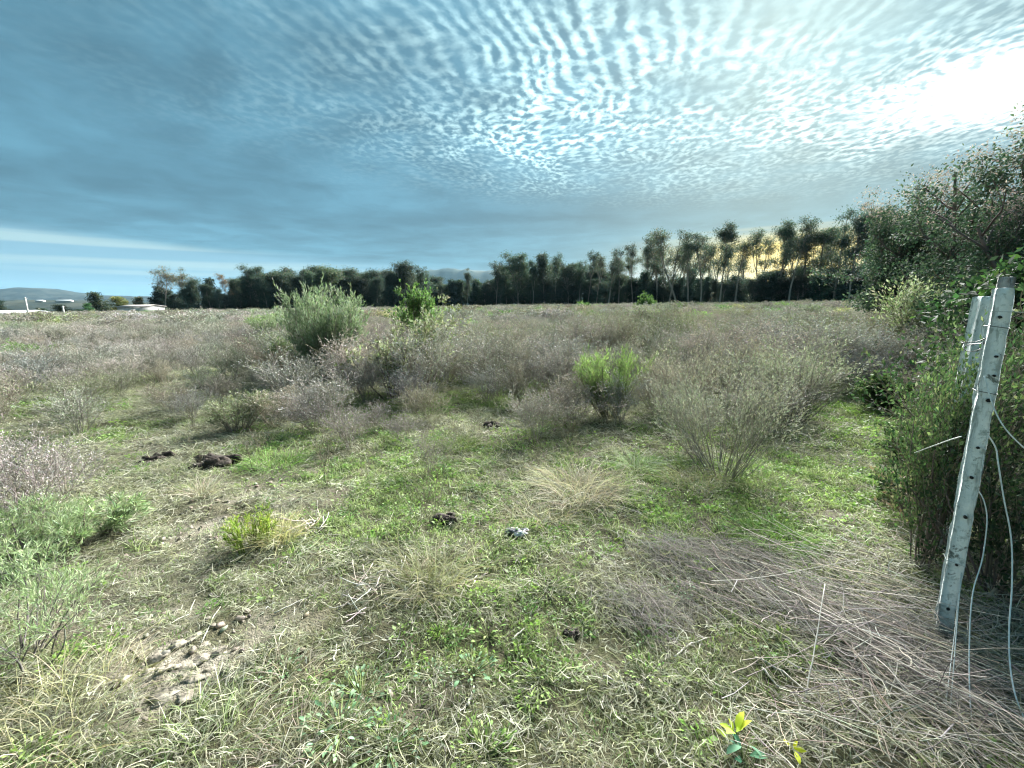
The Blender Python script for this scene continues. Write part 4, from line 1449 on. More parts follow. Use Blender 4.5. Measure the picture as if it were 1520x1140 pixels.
M_ASH = mat_rough('ash', (.10, .10, .11), (.48, .49, .51), 18, .9, .7, 50, (.62, .63, .64), 11)
heap('dung_heap', 'largest black dung heap on the worn grass beside the green tufts', 'dung', 322, 690, .42, .26, .11, 12, M_DUNG, .1)
heap('dung_heap', 'long flat black dung streak on the worn grass', 'dung', 238, 678, .30, .13, .08, 7, M_DUNG, .4)
heap('dung_heap', 'short black dung crumb heap trailing off the long streak', 'dung', 208, 686, .16, .08, .05, 5, M_DUNG, .4)
heap('dung_heap', 'black dung heap in the middle of the grass next to the ash', 'dung', 663, 775, .17, .13, .07, 9, M_DUNG)
heap('ash_heap', 'small grey and white ash heap on the grass', 'ash', 768, 795, .13, .09, .04, 9, M_ASH)
heap('dung_heap', 'small round dark dung lump by the dead twigs', 'dung', 848, 942, .07, .06, .045, 6, M_DUNG)
heap('dung_heap', 'dark grey dung heap on the lawn before the green feathery bush', 'dung', 731, 632, .24, .2, .10, 8, M_DUNG)
heap('dung_heap', 'distant dark dung spot on the far end of the worn way', 'dung', 308, 580, .35, .25, .12, 7, M_DUNG)


# ------------------------------------------------------------------ tufts of long grass
def tuft(name, label, u_, v_, n, R, l0, l1, w_, lean, cols, p, cat='grass tuft', K=6):
    P0 = grass_piece_raw(rng, n, R, l0, l1, lean, K)
    mm = MB()
    mm.ribbons(P0, w_, w_ * .3, pick(rng, n, cols, p, .16), rng)
    o = obj(name, mm.mesh(name, M_LEAF), None, (1, 1, 1))
    o.location = on(u_, v_)
    tag(o, label, cat)


def grass_piece_raw(rng, n, R, l0, l1, lean, K):
    a = rng.uniform(0, 2 * math.pi, n)
    r = R * np.sqrt(rng.uniform(0, 1, n))
    P = np.zeros((n, K, 3))
    P[:, 0] = np.stack([np.cos(a) * r, np.sin(a) * r, np.full(n, -.01)], 1)
    d = nrm(np.stack([np.cos(a) * lean * r / R + rng.normal(size=n) * lean * .5, np.sin(a) * lean * r / R + rng.normal(size=n) * lean * .5, np.ones(n)], 1))
    L = rng.uniform(l0, l1, n)
    bend = nrm(d * np.array([1, 1, 0]) + rng.normal(size=(n, 3)) * .2) * rng.uniform(.1, .5, (n, 1))
    for k in range(1, K):
        P[:, k] = P[:, k - 1] + d * (L / (K - 1))[:, None]
        d = nrm(d + bend - np.array([0, 0, .16]))
    P[..., 2] = np.maximum(P[..., 2], .0)
    P[:, 1:, 2] += .004 + rng.uniform(0, .025, (n, 1))
    return P


STR = [(.39, .35, .27), (.31, .275, .215), (.46, .425, .34), (.24, .21, .16)]
OLI = [(.24, .245, .14), (.31, .295, .19), (.18, .195, .09), (.38, .355, .26)]
tuft('dry_tuft', 'pinkish tan dry grass tuft lying over on the lawn', 862, 735, 520, .30, .16, .42, .0038, .9, STR, (3, 3, 1.5, 1))
tuft('dry_tuft', 'smaller tan dry grass tuft before the pinkish tan one', 800, 770, 260, .22, .10, .28, .0034, 1.2, STR, (3, 3, 1.5, 1))
tuft('dry_tuft', 'olive half-dry grass tuft beside the pile of broken reeds', 640, 868, 420, .17, .14, .34, .0034, .8, OLI, (3, 3, 2, 2))
tuft('dry_tuft', 'yellow straw tuft beside the upright yellow-green sprouts', 415, 800, 320, .13, .10, .24, .003, .7, [(.46, .44, .22), (.40, .38, .2), (.52, .5, .3), (.33, .33, .15)], (3, 3, 2, 1))
tuft('dry_tuft', 'large tangled yellowish grass tuft in front of the bare earth', 70, 1085, 520, .30, .09, .26, .0034, 1.0, [(.34, .32, .20), (.28, .27, .16), (.40, .38, .26), (.21, .225, .11)], (3, 3, 2, 1.5))
tuft('dry_tuft', 'bleached grass tuft beside the dark wet earth', 425, 1010, 180, .12, .06, .16, .0032, 1.0, STR, (2, 2, 3, 1))
tuft('dry_tuft', 'bleached grass tuft lying across the dark wet earth', 440, 1110, 180, .13, .06, .15, .0034, 1.1, STR, (2, 2, 3, 1))
tuft('dry_tuft', 'pale dry tuft at the foot of the dark mauve brush', 300, 740, 160, .08, .14, .30, .003, .6, STR, (2, 2, 3, 1))
tuft('green_tuft', 'green grass tuft growing at the foot of the tall broom bush', 1115, 722, 300, .24, .12, .32, .0036, .7, [(.12, .16, .07), (.16, .19, .10), (.21, .22, .14), (.09, .13, .05)], (3, 3, 2, 1.5))
tuft('green_tuft', 'green and tan grass tuft before the tall broom bush', 1030, 722, 260, .22, .10, .26, .0036, .9, OLI, (3, 3, 2, 2))
tuft('green_tuft', 'pale green spiky grass tuft beside the pinkish tan one', 945, 695, 240, .14, .12, .3, .004, .7, [(.26, .33, .2), (.33, .38, .26), (.2, .27, .14), (.4, .42, .32)], (3, 3, 2, 1))
tuft('green_tuft', 'dark green trailing grass tuft at the edge of the cut stalks', 1150, 805, 300, .18, .1, .26, .004, .9, [(.12, .21, .06), (.17, .27, .09), (.09, .16, .04), (.2, .27, .12)], (3, 3, 2, 1))
tuft('green_tuft', 'bright green grass tuft left of the bush-topped sprouts', 410, 690, 300, .25, .1, .24, .005, .8, [(.17, .30, .08), (.23, .36, .11), (.13, .22, .05), (.28, .38, .15)], (3, 3, 2, 1))
tuft('green_tuft', 'grey-green grass tuft bleached at its tips beside the bare earth', 320, 1095, 300, .22, .05, .15, .0040, 1.3, [(.3, .34, .2), (.4, .42, .3), (.2, .26, .1), (.48, .47, .38)], (3, 3, 2, 2))
tuft('green_tuft', 'dark low grass tussock on the lawn behind the small sprigs', 680, 665, 320, .20, .12, .26, .005, .9, [(.09, .13, .04), (.14, .18, .07), (.2, .23, .1), (.06, .09, .03)], (3, 3, 1, 2))


# ------------------------------------------------------------------ cut stalks lying by the fence
def stalks(name, label, cat, zones, n, l0, l1, r0, r1, zmax, cols, p, ang, spread, wob=.06, sides=3):
    P0 = []
    zs = np.array([z_[4] * z_[2] * z_[3] for z_ in zones])
    wh = rng.choice(len(zones), n, p=zs / zs.sum())
    O = np.zeros((n, 3))
    for i, k in enumerate(wh):
        cu, cv, ru, rv = zones[k][:4]
        p_ = gp(cu + rng.normal() * ru * .6, min(max(cv + rng.normal() * rv * .6, 640), 1250))
        O[i] = p_
    O[:, 2] = hgt(O[:, 0], O[:, 1]) + rng.uniform(0, 1, n) ** 1.6 * zmax
    a = ang + rng.normal(size=n) * spread
    D = np.stack([np.cos(a), np.sin(a), rng.normal(size=n) * .07], 1)
    L = rng.uniform(l0, l1, n)
    P = grow(rng, O - D * L[:, None] * .5, D, L, 6, wob)
    g_ = hgt(P[..., 0].ravel(), P[..., 1].ravel()).reshape(n, 6)
    P[..., 2] = np.maximum(P[..., 2], g_ + .004)
    mm = MB()
    mm.tubes(P, rng.uniform(r0, r1, n), rng.uniform(r0, r1, n) * .6, pick(rng, n, cols, p, .18), sides)
    tag(obj(name, mm.mesh(name, M_TWIG), None, (1, 1, 1)), label, cat, kind='stuff')


a0, a1 = gp(1020, 800), gp(1480, 1010)
ANG = math.atan2(a1[1] - a0[1], a1[0] - a0[0])
stalks('cut_stalks', 'mat of long pale cut stalks lying beside the fence post', 'stalks',
       [(1140, 850, 130, 40, 1), (1240, 900, 150, 50, 1.1), (1330, 960, 130, 60, 1.2), (1440, 1040, 130, 70, 1.3), (1500, 960, 60, 80, 1.0), (1320, 830, 110, 40, .5), (1250, 1030, 90, 60, .6)],
       1150, .05, .34, .0007, .0022, .11, [(.36, .335, .29), (.26, .24, .215), (.48, .46, .40), (.18, .165, .15), (.30, .265, .215)], (3, 3, 1.2, 2.6, 2), ANG, 1.0, .2)
stalks('long_stalks', 'sparse long pale stalks lying across the cut stalks', 'stalks',
       [(1140, 850, 130, 40, 1), (1240, 900, 150, 50, 1.1), (1330, 960, 130, 60, 1.2), (1440, 1040, 130, 70, 1.3)],
       170, .35, .9, .0010, .0026, .12, [(.42, .39, .32), (.31, .275, .225), (.50, .47, .40), (.23, .20, .17)], (3, 3, 1.6, 1.6), ANG, .42, .10)
stalks('broken_stalks', 'thicker bleached stalk pieces strewn over the cut stalks', 'stalks',
       [(1150, 860, 110, 36, 1), (1250, 930, 140, 50, 1.1), (1340, 1000, 120, 60, 1.2), (1450, 1060, 110, 60, 1.1), (1160, 1010, 60, 30, .7)],
       80, .05, .22, .0020, .0038, .10, [(.40, .37, .31), (.48, .45, .39), (.30, .275, .23), (.22, .195, .165)], (3, 2.4, 2, 1.2), ANG, .8, .08, 5)
stalks('dead_twigs', 'dark grey heap of fine dead twigs at the end of the cut stalks', 'twigs',
       [(1040, 832, 80, 22, 1.3), (1000, 825, 50, 16, 1), (960, 905, 60, 18, 1), (975, 935, 35, 18, .8), (1080, 880, 70, 20, .9), (1190, 905, 70, 26, .8), (1290, 950, 80, 30, .8), (1380, 1010, 80, 30, .8), (1130, 845, 70, 22, .9)],
       3000, .10, .36, .0006, .0013, .09, [(.175, .162, .142), (.225, .21, .185), (.12, .112, .10), (.32, .30, .26)], (3, 3, 2, 1), ANG - .25, .55, .12)
stalks('fallen_straw', 'loose bleached straw and leaf litter under the fence wires', 'straw',
       [(1400, 800, 80, 70, 1), (1480, 900, 60, 90, 1), (1200, 1080, 120, 60, .6), (1420, 1110, 100, 50, .8), (1300, 770, 90, 30, .5)],
       900, .06, .26, .0008, .002, .06, [(.50, .46, .38), (.40, .36, .28), (.58, .55, .47), (.28, .25, .2)], (3, 3, 1.6, 1.6), ANG, 1.2, .1)


def reed_pile(name, label, u_, v_, n, R, l0, l1, r_, zmax):
    a = rng.uniform(0, 6.28, n)
    r = R * np.sqrt(rng.uniform(0, 1, n))
    O = np.stack([np.cos(a) * r, np.sin(a) * r, rng.uniform(.005, zmax, n) * (1 - (r / R) ** 2 * .7)], 1)
    b_ = rng.uniform(0, 6.28, n)
    P = grow(rng, O, np.stack([np.cos(b_), np.sin(b_), rng.normal(size=n) * .35], 1), rng.uniform(l0, l1, n), 5, .16)
    P[..., 2] = np.abs(P[..., 2]) + .004
    mm = MB()
    mm.tubes(P, r_ * rng.uniform(.5, 1.1, n), r_ * .5, pick(rng, n, [(.47, .44, .38), (.55, .53, .47), (.36, .32, .26), (.30, .24, .18)], (3, 2, 2, 1), .12), 4, True)
    o = obj(name, mm.mesh(name, M_TWIG), None, (1, 1, 1))
    o.location = on(u_, v_)
    tag(o, label, 'reeds')


reed_pile('reed_pile', 'pile of broken bleached reed pieces beside the olive tuft', 560, 885, 70, .16, .05, .16, .0042, .09)
reed_pile('reed_pile', 'small heap of bleached bent stalks behind the yellow straw tuft', 468, 785, 28, .12, .10, .22, .0045, .10)
reed_pile('reed_pile', 'few bleached reed pieces crossing on the grass near the pile of reeds', 697, 862, 7, .05, .05, .13, .0042, .03)


def stick(label, pts, r_, lift=.012, col=(.52, .50, .44), group=None):
    P = []
    for q in pts:
        p_ = gp(q[0], q[1])
        P.append((p_[0], p_[1], float(hgt(p_[0], p_[1])) + lift + (q[2] if len(q) > 2 else 0)))
    P = np.array(P)
    t = np.linspace(0, len(P) - 1, 9)
    i = np.minimum(t.astype(int), len(P) - 2)
    f = (t - i)[:, None]
    Q = P[i] * (1 - f) + P[i + 1] * f
    for _ in range(2):
        Q[1:-1] = (Q[:-2] + Q[1:-1] * 2 + Q[2:]) / 4
    Q[1:-1] += rng.normal(size=(7, 3)) * r_ * .5
    c0 = Q[0].copy()
    mm = MB()
    mm.tubes((Q - c0)[None], r_, r_ * .55, np.array([col]), 5, True)
    o = obj('dry_stick', mm.mesh('dry_stick', M_TWIG), None, (1, 1, 1))
    o.location = c0
    tag(o, label, 'stick', group)


stick('pale split stick lying on the green grass below the dead twigs', [(895, 1006), (925, 1014), (958, 1034)], .0055)
stick('curved pale stick lying below the dead twig heap', [(1001, 980), (1018, 962), (1050, 949)], .0042)
stick('short pale stick beside the dark trampled spot', [(683, 892), (694, 866)], .004)
stick('short pale stick near the round dung lump', [(760, 952), (782, 934)], .005)
stick('grey split stick on the grass near the small herbs', [(694, 1050), (704, 1020)], .006)
stick('long pale stick left of the pile of reeds', [(408, 917), (440, 905), (476, 886)], .004)
stick('short pale upright-lying stick below the pile of reeds', [(495, 985), (500, 960)], .005)
stick('pale stick lying at the foot of the yellow-green sprouts', [(385, 818), (402, 813), (424, 812)], .005)
stick('thin pale stick among the cut stalks, forked at the ground', [(1192, 1050, .0), (1205, 1000, .10), (1215, 935, .22)], .0032)
stick('long pale stick crossing the cut stalks', [(1120, 985), (1160, 1005), (1215, 1050)], .0055)
stick('pale stick lying toward the seedling with glossy leaves', [(1130, 1000), (1150, 1022), (1172, 1034)], .005)
stick('thick brownish stick leaning under the fence wires', [(1462, 905, .05), (1490, 880, .12), (1520, 845, .2)], .007, .012, (.33, .28, .21))
stick('thin bare stick standing beside the fence post', [(1345, 740, .0), (1352, 715, .06), (1366, 692, .12)], .003)
stick('thin pale stick on the dry side of the bare patch', [(335, 1012), (385, 1020), (408, 1028)], .0035)
stick('thin pale stick across the bare patch', [(300, 960), (318, 925), (328, 905)], .003)
stick('dark curved stick half sunk in the bare patch', [(195, 972), (215, 985), (222, 1008)], .006, .012, (.16, .14, .11))
stick('long thin straw lying on the grass before the broom bush', [(880, 752), (925, 757), (965, 765)], .003)
stick('long thin straw lying beside the broom bush', [(1120, 705), (1150, 722), (1200, 735)], .003)


# ------------------------------------------------------------------ weeds and seedlings
def weed(label, u_, v_, n, R, L0, cols, group=None, name='broadleaf_weed', h_=.05):
    t = thing(name, label, 'weed', on(u_, v_), rng.uniform(0, 6.28), group)
    a = rng.uniform(0, 6.28, n)
    r = R * np.sqrt(rng.uniform(0, 1, n))
    O = np.stack([np.cos(a) * r, np.sin(a) * r, rng.uniform(.004, h_, n)], 1)
    D = np.stack([np.cos(a), np.sin(a), rng.uniform(-.1, .8, n)], 1)
    L = L0 * .55 * rng.uniform(.6, 1.25, n)
    mm = MB()
    D = nrm(D)
    S = nrm(np.cross(D, np.array([0, 0, 1.]) + rng.normal(size=(n, 3)) * .3))
    upv = np.cross(S, D)
    W = L * rng.uniform(.35, .5, n)
    rows = []
    for f, wv, z_ in ((0, .08, 0), (.3, .8, .07), (.6, 1.0, .08), (.85, .6, .03), (1.0, .05, -.05)):
        c = O + D * (L * f)[:, None] + upv * (L * z_)[:, None]
        rows.append(np.stack([c - S * (W * wv * .5)[:, None] + upv * (W * wv * .12)[:, None], c, c + S * (W * wv * .5)[:, None] + upv * (W * wv * .12)[:, None]], 1))
    V = np.stack(rows, 1).reshape(-1, 3)
    q = []
    for k in range(4):
        for j in range(2):
            q.append([k * 3 + j, k * 3 + j + 1, (k + 1) * 3 + j + 1, (k + 1) * 3 + j])
    Q = (np.arange(n)[:, None, None] * 15 + np.array(q)[None]).reshape(-1, 4)
    C = np.repeat(pick(rng, n, cols, [1] * len(cols), .15), 15, 0)
    mm.add(V, Q, None, C)
    obj('foliage', mm.mesh('weed_leaf', M_LEAF, True), t, (1, 1, 1))
    st = MB()
    st.tubes(np.stack([O * np.array([.1, .1, 0]) - np.array([0, 0, .01]), O * np.array([.6, .6, .6]), O], 1), .0022, .0015, jit(rng, n, (.16, .2, .08), .1), 3)
    obj('stem', st.mesh('weed_stem', M_TWIG), t, (1, 1, 1))


BLU = [(.15, .25, .13), (.20, .30, .17), (.11, .19, .10)]
LIM = [(.20, .31, .08), (.25, .36, .11), (.15, .25, .06)]
for u_, v_, n, R, L0, lab, cols in [
        (505, 1090, 60, .10, .045, 'broad blue-green weed beside the dark wet earth', BLU), (575, 1110, 55, .10, .04, 'blue-green weed patch at the end of the wet earth', BLU),
        (535, 1030, 36, .08, .04, 'blue-green weed with pale leaf tips above the wet earth', BLU), (700, 1000, 24, .07, .05, 'spiky grey-green weed rosette above the grey split stick', BLU),
        (725, 945, 18, .06, .045, 'light green weed rosette beside the dark trampled spot', LIM), (810, 880, 50, .12, .032, 'light green clover patch in the middle of the grass', LIM),
        (800, 1010, 45, .10, .034, 'yellow-green clover patch near the pale split stick', LIM), (960, 1005, 28, .07, .035, 'lime weed beside the pale split stick', LIM),
        (720, 1120, 45, .09, .04, 'lime weed patch below the spiky rosette', LIM), (425, 1000, 22, .06, .04, 'green weed above the bleached grass tuft', BLU),
        (1335, 745, 22, .10, .07, 'yellow-green weed beside the thin standing stick', LIM), (1405, 640, 30, .14, .07, 'lime leafy weed at the foot of the hedge', LIM),
        (1010, 880, 20, .06, .04, 'green weed between the twig heaps', BLU), (640, 1000, 20, .05, .035, 'small blue-green weed left of the spiky rosette', BLU)]:
    weed(lab, u_, v_, int(n * 1.6), R * 1.3, L0, cols)
weed('bright yellow-green seedling with upright glossy leaves by the cut stalks', 1090, 1108, 7, .018, .10, [(.42, .52, .04), (.36, .50, .05)], None, 'glossy_seedling', .12)
weed('dark blue-green seedling with upright glossy leaves beside the yellow-green one', 1104, 1128, 6, .018, .11, [(.07, .19, .11), (.10, .24, .14)], None, 'glossy_seedling', .09)
weed('single bright yellow seedling in the straw', 1176, 1126, 4, .012, .06, [(.60, .62, .04), (.52, .58, .04)], None, 'glossy_seedling', .06)


# ------------------------------------------------------------------ hedge along the fence
HDG = [(.038, .075, .032), (.062, .11, .045), (.10, .155, .06), (.175, .21, .11)]
DRK = [(.020, .042, .020), (.034, .065, .028), (.065, .095, .045), (.14, .155, .10)]


def hedge(label, u_, y_, H_, sp, seed, cols, p, leaf=.05, per=6, n0=16, lw=.5, l0=.05, wide=1.0):
    q = at(u_, 452, y_)
    bush('hedge_shrub', label, 'shrub', (q[0], q[1], float(hgt(q[0], q[1]))), seed * .7,
         bush_meshes(seed, H_, sp, n0, 7, 5, leaf, lw, cols, p, (.14, .12, .10), l0, per, .009, .14, .08, .7, .42, .22, .05, .9), None, (wide, wide, 1))


hedge('dark leafy shrub right behind the leaning white post', 1545, 2.45, 1.30, .34, 801, DRK, (3, 3, 2, .6), .034, 8, 18, .5, .05, .8)
hedge('dark tangled shrub at the foot of the hanging white wires', 1575, 1.95, .95, .5, 802, DRK, (3, 3, 1.2, .8), .034, 6, 18, .5, .05, .8)
hedge('dark green shrub behind the thick lichened post', 1505, 3.3, 1.40, .34, 803, DRK, (3, 3, 2, .6), .036, 8, 18, .5, .05, .75)
hedge('leafy green shrub left of the thick lichened post', 1428, 3.7, .5, .7, 804, HDG, (2, 3, 3, 1.2), .036, 6, 18)
hedge('low yellow-green leafy shrub along the grassy track', 1380, 4.0, .34, 1.0, 805, HDG, (1.5, 3, 3, 2), .036, 6, 16)
hedge('taller green shrub behind the low yellow-green one', 1448, 5.2, .7, .5, 806, HDG, (3, 3, 2, .6), .045, 6, 16)
hedge('small broad-leaved shrub before the leaning white post', 1405, 3.0, .24, .9, 807, HDG, (2, 3, 3, 1), .045, 6, 12)
hedge('low green shrub at the far bend of the grassy track', 1345, 5.8, .5, 1.0, 808, HDG, (2, 3, 2, 1), .06, 6, 16)
hedge('shaded green shrub behind the wooden stub post', 1520, 3.6, 1.7, .32, 809, DRK, (3, 3, 2, .4), .042, 7, 16)
hedge('shaded shrub deep behind the hedge by the low dark tree', 1475, 7.4, 1.7, .6, 810, DRK, (3, 3, 1.5, .4), .065, 6, 18)
hedge('leafy shrub with fresh leaves growing up in front of the thick lichened post', 1452, 2.3, 1.10, .20, 812, HDG, (2, 3, 3, 1), .034, 7, 14, .5, .05, .5)
hedge('dark leafy shrub hiding the foot of the thick lichened post', 1438, 2.2, 1.22, .22, 813, HDG, (2, 3, 3, 1), .034, 9, 16, .5, .05, .5)
hedge('brown-leaved straggling shrub under the thick lichened post', 1440, 2.6, .42, .7, 811, [(.2, .16, .11), (.12, .15, .07), (.28, .24, .17), (.09, .12, .05)], (3, 3, 2, 2), .035, 5, 12)


# ------------------------------------------------------------------ fence posts
def mat_post():
    m = bpy.data.materials.new('painted_concrete')
    m.use_nodes = True
    b = NB(m.node_tree)
    p = b.n['Principled BSDF']
    tc = b.new('ShaderNodeTexCoord').outputs['Object']
    n1 = b.noise(tc, 9, 5, .65, .4)
    n2 = b.noise(b.vm('ADD', tc, (3, 3, 3)), 34, 5, .7, .3)
    n3 = b.noise(b.vm('MULTIPLY', tc, (60, 60, 9)), 1.0, 4, .6)
    c = b.mix(b.ss(n1, .36, .62), (.64, .70, .68), (.80, .84, .81))
    c = b.mix(b.ss(n2, .52, .66), c, (.40, .45, .42))
    c = b.mix(b.m('MULTIPLY', b.ss(n3, .56, .68), .7), c, (.30, .34, .31))
    n4 = b.noise(b.vm('ADD', tc, (9, 1, 4)), 17, 5, .75, .6)
    c = b.mix(b.ss(n4, .57, .66), c, (.16, .18, .15))
    zl = b.sep(tc)[2]
    c = b.mix(b.m('MULTIPLY', b.ss(b.m('ADD', zl, b.m('MULTIPLY', n1, .25)), .34, .10), .65), c, (.26, .255, .21))
    b.put(p.inputs['Base Color'], c)
    p.inputs['Roughness'].default_value = .85
    bp = b.new('ShaderNodeBump')
    bp.inputs['Strength'].default_value = .55
    bp.inputs['Distance'].default_value = .006
    b.put(bp.inputs['Height'], b.m('ADD', n2, b.noise(tc, 120, 4, .6)))
    b.l.new(bp.outputs[0], p.inputs['Normal'])
    return m


M_POST = mat_post()
M_WOOD = mat_rough('weathered_wood', (.27, .27, .26), (.38, .38, .37), 14, .9, .6, 60, (.18, .18, .17), 9)
M_HOLE = mat_rough('hole_shadow', (.015, .016, .016), (.03, .03, .03), 9, .9, .1, 20)
M_WIREW = mat_rough('white_wire', (.58, .62, .60), (.72, .75, .72), 30, .45, .1, 60)
M_WIRED = mat_rough('dark_wire', (.025, .027, .028), (.05, .05, .05), 30, .5, .1, 60)
M_WIREG = mat_rough('galvanised_wire', (.38, .42, .40), (.50, .54, .51), 30, .4, .1, 60)


def post_mesh(h, w0, w1, mat, seed, rough=.0012, nz=60, ch=.16):
    """square post with chamfered, chipped edges, axis along z"""
    r_ = np.random.default_rng(seed)
    zs = np.concatenate([np.linspace(-.35, h, nz), [h + .004]])
    ring = []
    for sx, sy in ((1, -1), (1, 1), (-1, 1), (-1, -1)):
        a = np.array([sx, sy * (1 - ch)]) if sx * sy < 0 else np.array([sx * (1 - ch), sy])
        b_ = np.array([sx * (1 - ch), sy]) if sx * sy < 0 else np.array([sx, sy * (1 - ch)])
        ring += [a, b_]
    pts = []
    for i in range(8):                       # one extra point on the middle of each face
        pts.append(ring[i])
        if i % 2 == 1:
            pts.append((ring[i] + ring[(i + 1) % 8]) / 2)
    ring = np.array(pts)
    n = len(ring)
    V = []
    for k, z_ in enumerate(zs):
        f = np.clip(z_ / h, 0, 1)
        w = (w0 * (1 - f) + w1 * f) / 2
        s = .86 if k == len(zs) - 1 else 1
        rr = ring * w * s
        dn = (vnoise(ring[:, 0] * 2.2 + seed, z_ * 22 + ring[:, 1] * 2.2, seed, 3) - .5) * rough * 4
        chip = np.where(vnoise(ring[:, 0] * 3 + 9, z_ * 9 + ring[:, 1] * 3, seed + 3, 2) > .70, rough * 3, 0)
        rr = rr * (1 + (dn - chip) / w)[:, None]
        V.append(np.concatenate([rr, np.full((n, 1), z_)], 1))
    V = np.concatenate(V)
    i = np.arange(n)
    j = (i + 1) % n
    K = len(zs)
    Q = np.concatenate([np.stack([k * n + i, k * n + j, (k + 1) * n + j, (k + 1) * n + i], 1) for k in range(K - 1)])
    V = np.concatenate([V, [[0, 0, h + .005]]])
    T = np.stack([(K - 1) * n + i, (K - 1) * n + j, np.full(n, K * n)], 1)
    m = MB()
    m.add(V, Q, T)
    return m.mesh('post', mat)


def place_post(name, label, base, top, w0, w1, mat, seed, rz, cat='post', **kw):
    base, top = np.asarray(base, float), np.asarray(top, float)
    ax = Vector(top - base)
    t = thing(name, label, cat, base)
    qz = Vector((0, 0, 1)).rotation_difference(ax)
    t.rotation_mode = 'QUATERNION'
    e = qz.to_matrix().to_4x4() @ Matrix.Rotation(rz, 4, 'Z')
    t.rotation_quaternion = e.to_quaternion()
    obj('shaft', post_mesh(ax.length, w0, w1, mat, seed, **kw), t)
    return t, ax.length, e


pb = np.array(gp(1398, 938))
pb[2] = float(hgt(pb[0], pb[1])) - .02
pt = at(1490, 429, pb[1] + .02)
face = math.atan2(pb[0], pb[1])
post1, PL, E1 = place_post('fence_post', 'leaning whitewashed concrete fence post with small dark holes', pb, pt, .059, .057, M_POST, 3, -face + .20)


def post_local(fz, fx=0.0, out=.0):
    """height fraction, sideways fraction on the face that looks at the camera"""
    return Vector((fx * .028, -.0298 - out, fz * PL))


for fz, fx, r_ in [(.10, .05, .0062), (.24, .1, .0050), (.385, .1, .0066), (.50, .0, .0064), (.715, .3, .0085), (.83, .25, .0055), (.585, .1, .0052), (.93, -.05, .0060), (.78, .4, .005)]:
    m = MB()
    a = np.arange(10) * 2 * math.pi / 10
    c = post_local(fz, fx)
    ring0 = np.stack([c.x + np.cos(a) * r_ * rng.uniform(.8, 1.2, 10), np.full(10, c.y - .0025), c.z + np.sin(a) * r_ * rng.uniform(.8, 1.2, 10)], 1)
    ring1 = ring0 + np.array([0, .012, 0])
    m.add(np.concatenate([ring0, ring1]), [[i, (i + 1) % 10, (i + 1) % 10 + 10, i + 10] for i in range(10)], [[0, i, i + 1] for i in range(1, 9)])
    obj('hole', m.mesh('post_hole', M_HOLE), post1)
for fz in (.245, .735, .905):
    m = MB()
    ring = np.array([(-.0315, -.032), (.0315, -.032), (.032, .0315), (-.032, .0315), (-.0315, -.032)])
    P = np.concatenate([ring, fz * PL + np.array([[0.006], [-.006], [0], [.004], [.006]])], 1)
    m.tubes(P[None], .0013, .0013, np.array([[1, 1, 1.]]), 5)
    obj('wire_tie', m.mesh('wire_tie', M_WIRED if fz > .3 else M_WIREG), post1)

p2b = at(1456, 452, 2.45)
p2b = np.array([p2b[0] - .02, 2.45, float(hgt(p2b[0], 2.45)) - .02])
p2t = at(1464, 441, 2.45)
post2, L2, E2 = place_post('fence_post', 'thick upright whitewashed concrete post with dark lichen patches behind the leaning one', p2b, p2t, .085, .083, M_POST, 8, -.35)
p3 = at(1483, 452, 3.1)
p3t = at(1484, 412, 3.1)
place_post('wooden_post', 'grey weathered wooden stub post showing above the leaning white post', (p3[0], 3.1, float(hgt(p3[0], 3.1))), (p3[0] + .02, 3.1, p3t[2]), .075, .07, M_WOOD, 12, .3)


def wire(label, pts, r_, mat, name='fence_wire', sides=6):
    P = np.array([at(*q) for q in pts])
    n = len(P)
    tt = np.linspace(0, n - 1, 8 * (n - 1) + 1)
    Q = []
    for t in tt:                              # smooth curve through the points
        i = min(int(t), n - 2)
        f = t - i
        p0, p1, p2, p3_ = P[max(i - 1, 0)], P[i], P[i + 1], P[min(i + 2, n - 1)]
        Q.append(.5 * ((2 * p1) + (-p0 + p2) * f + (2 * p0 - 5 * p1 + 4 * p2 - p3_) * f ** 2 + (-p0 + 3 * p1 - 3 * p2 + p3_) * f ** 3))
    Q = np.array(Q)
    m = MB()
    c0 = Q[0].copy()
    m.tubes((Q - c0)[None], r_, r_, np.array([[1, 1, 1.]]), sides, True)
    o = obj(name, m.mesh(name, mat, True))
    o.location = c0
    tag(o, label, 'wire')


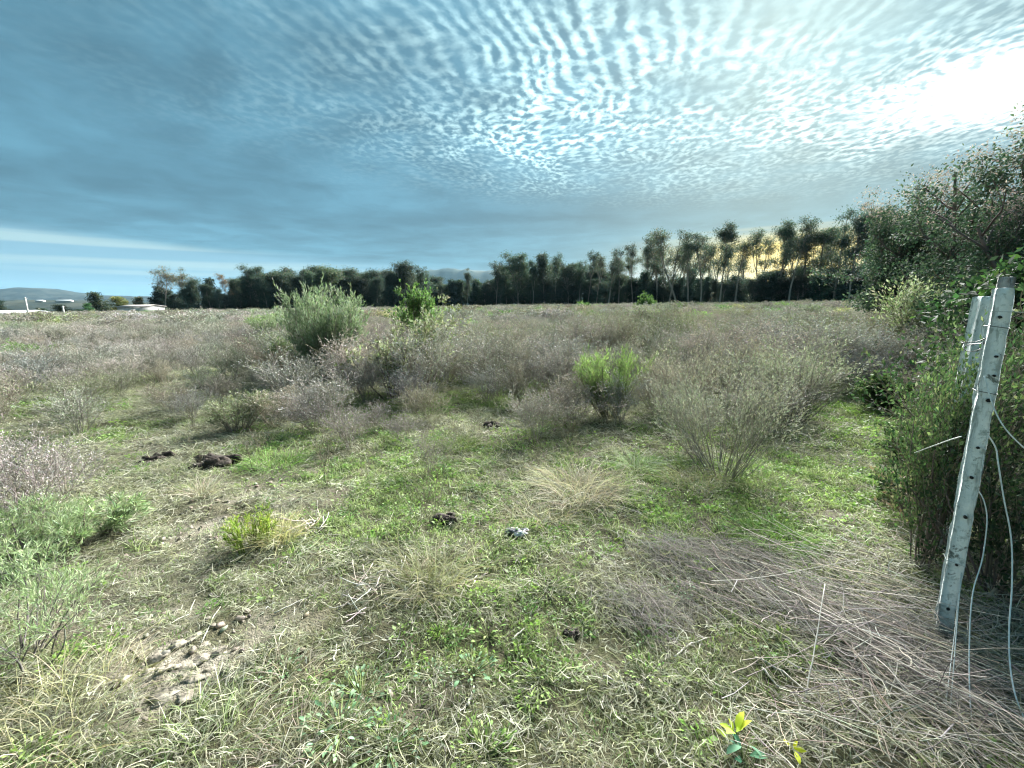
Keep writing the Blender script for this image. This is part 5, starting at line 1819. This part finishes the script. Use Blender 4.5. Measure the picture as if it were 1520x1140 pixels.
Y1 = float(pb[1])
wire('white wire slanting down from the middle of the leaning post to the hedge', [(1461, 558, Y1 - .05), (1475, 605, Y1 - .10), (1495, 640, Y1 - .15), (1530, 674, Y1 - .20)], .0023, M_WIREW)
wire('long thick white wire hanging in a loose curve right of the leaning post', [(1466, 645, Y1 - .02), (1478, 665, Y1 - .03), (1482, 690, Y1 - .05), (1490, 740, Y1 - .08), (1501, 800, Y1 - .12), (1502, 870, Y1 - .18), (1498, 930, Y1 - .25), (1499, 985, Y1 - .32), (1508, 1035, Y1 - .40), (1528, 1085, Y1 - .46)], .0026, M_WIREW)
wire('white wire hanging in a bow from the lower half of the leaning post', [(1452, 728, Y1 - .02), (1461, 745, Y1 - .04), (1465, 775, Y1 - .06), (1458, 830, Y1 - .10), (1444, 880, Y1 - .16), (1439, 950, Y1 - .25), (1440, 1040, Y1 - .38), (1449, 1110, Y1 - .48), (1456, 1160, Y1 - .54)], .0021, M_WIREW)
wire('thin straight wire from the post foot down to the straw', [(1427, 850, Y1 - .05), (1421, 920, Y1 - .16), (1414, 1010, Y1 - .32), (1402, 1150, Y1 - .53)], .0018, M_WIREG)
wire('second thin straight wire beside the first from the post foot', [(1423, 880, Y1 - .06), (1417, 940, Y1 - .18), (1407, 1020, Y1 - .34), (1392, 1150, Y1 - .53)], .0015, M_WIREG)
wire('short pale wire running from the leaning post into the grass toward the track', [(1427, 648, Y1 - .04), (1410, 653, Y1 + .1), (1385, 662, Y1 + .25), (1358, 672, Y1 + .45)], .0022, M_WIREW)
wire('greenish wire stretched from the post head along the hedge', [(1470, 462, Y1 - .05), (1500, 463, Y1 - .06), (1535, 464, Y1 - .07)], .0016, M_WIREG)
wire('black wire loop sticking out between the two white posts', [(1463, 502, Y1 + .03), (1450, 507, Y1 + .1), (1428, 509, Y1 + .15), (1440, 511, Y1 + .2), (1460, 509, Y1 + .1)], .0020, M_WIRED, 'wire_loop')
wire('second black wire loop hanging under the first', [(1461, 506, Y1 + .03), (1457, 517, Y1 + .08), (1440, 522, Y1 + .12), (1431, 518, Y1 + .15), (1437, 512, Y1 + .15), (1458, 510, Y1 + .08)], .0018, M_WIRED, 'wire_loop')


# ------------------------------------------------------------------ air
def build_haze():
    m = bpy.data.materials.new('haze')
    m.use_nodes = True
    b = NB(m.node_tree)
    b.n.clear()
    out = b.new('ShaderNodeOutputMaterial')
    v = b.new('ShaderNodeVolumePrincipled')
    v.inputs['Color'].default_value = (.42, .76, 1.0, 1)
    v.inputs['Density'].default_value = .000030
    b.l.new(v.outputs[0], out.inputs['Volume'])
    bx = MB()
    bx.box((0, 3600, 187), (13400, 7600, 390))
    tag(obj('haze', bx.mesh('haze', m)), 'thin blue air over the whole field and hills', 'haze', kind='stuff')


build_haze()
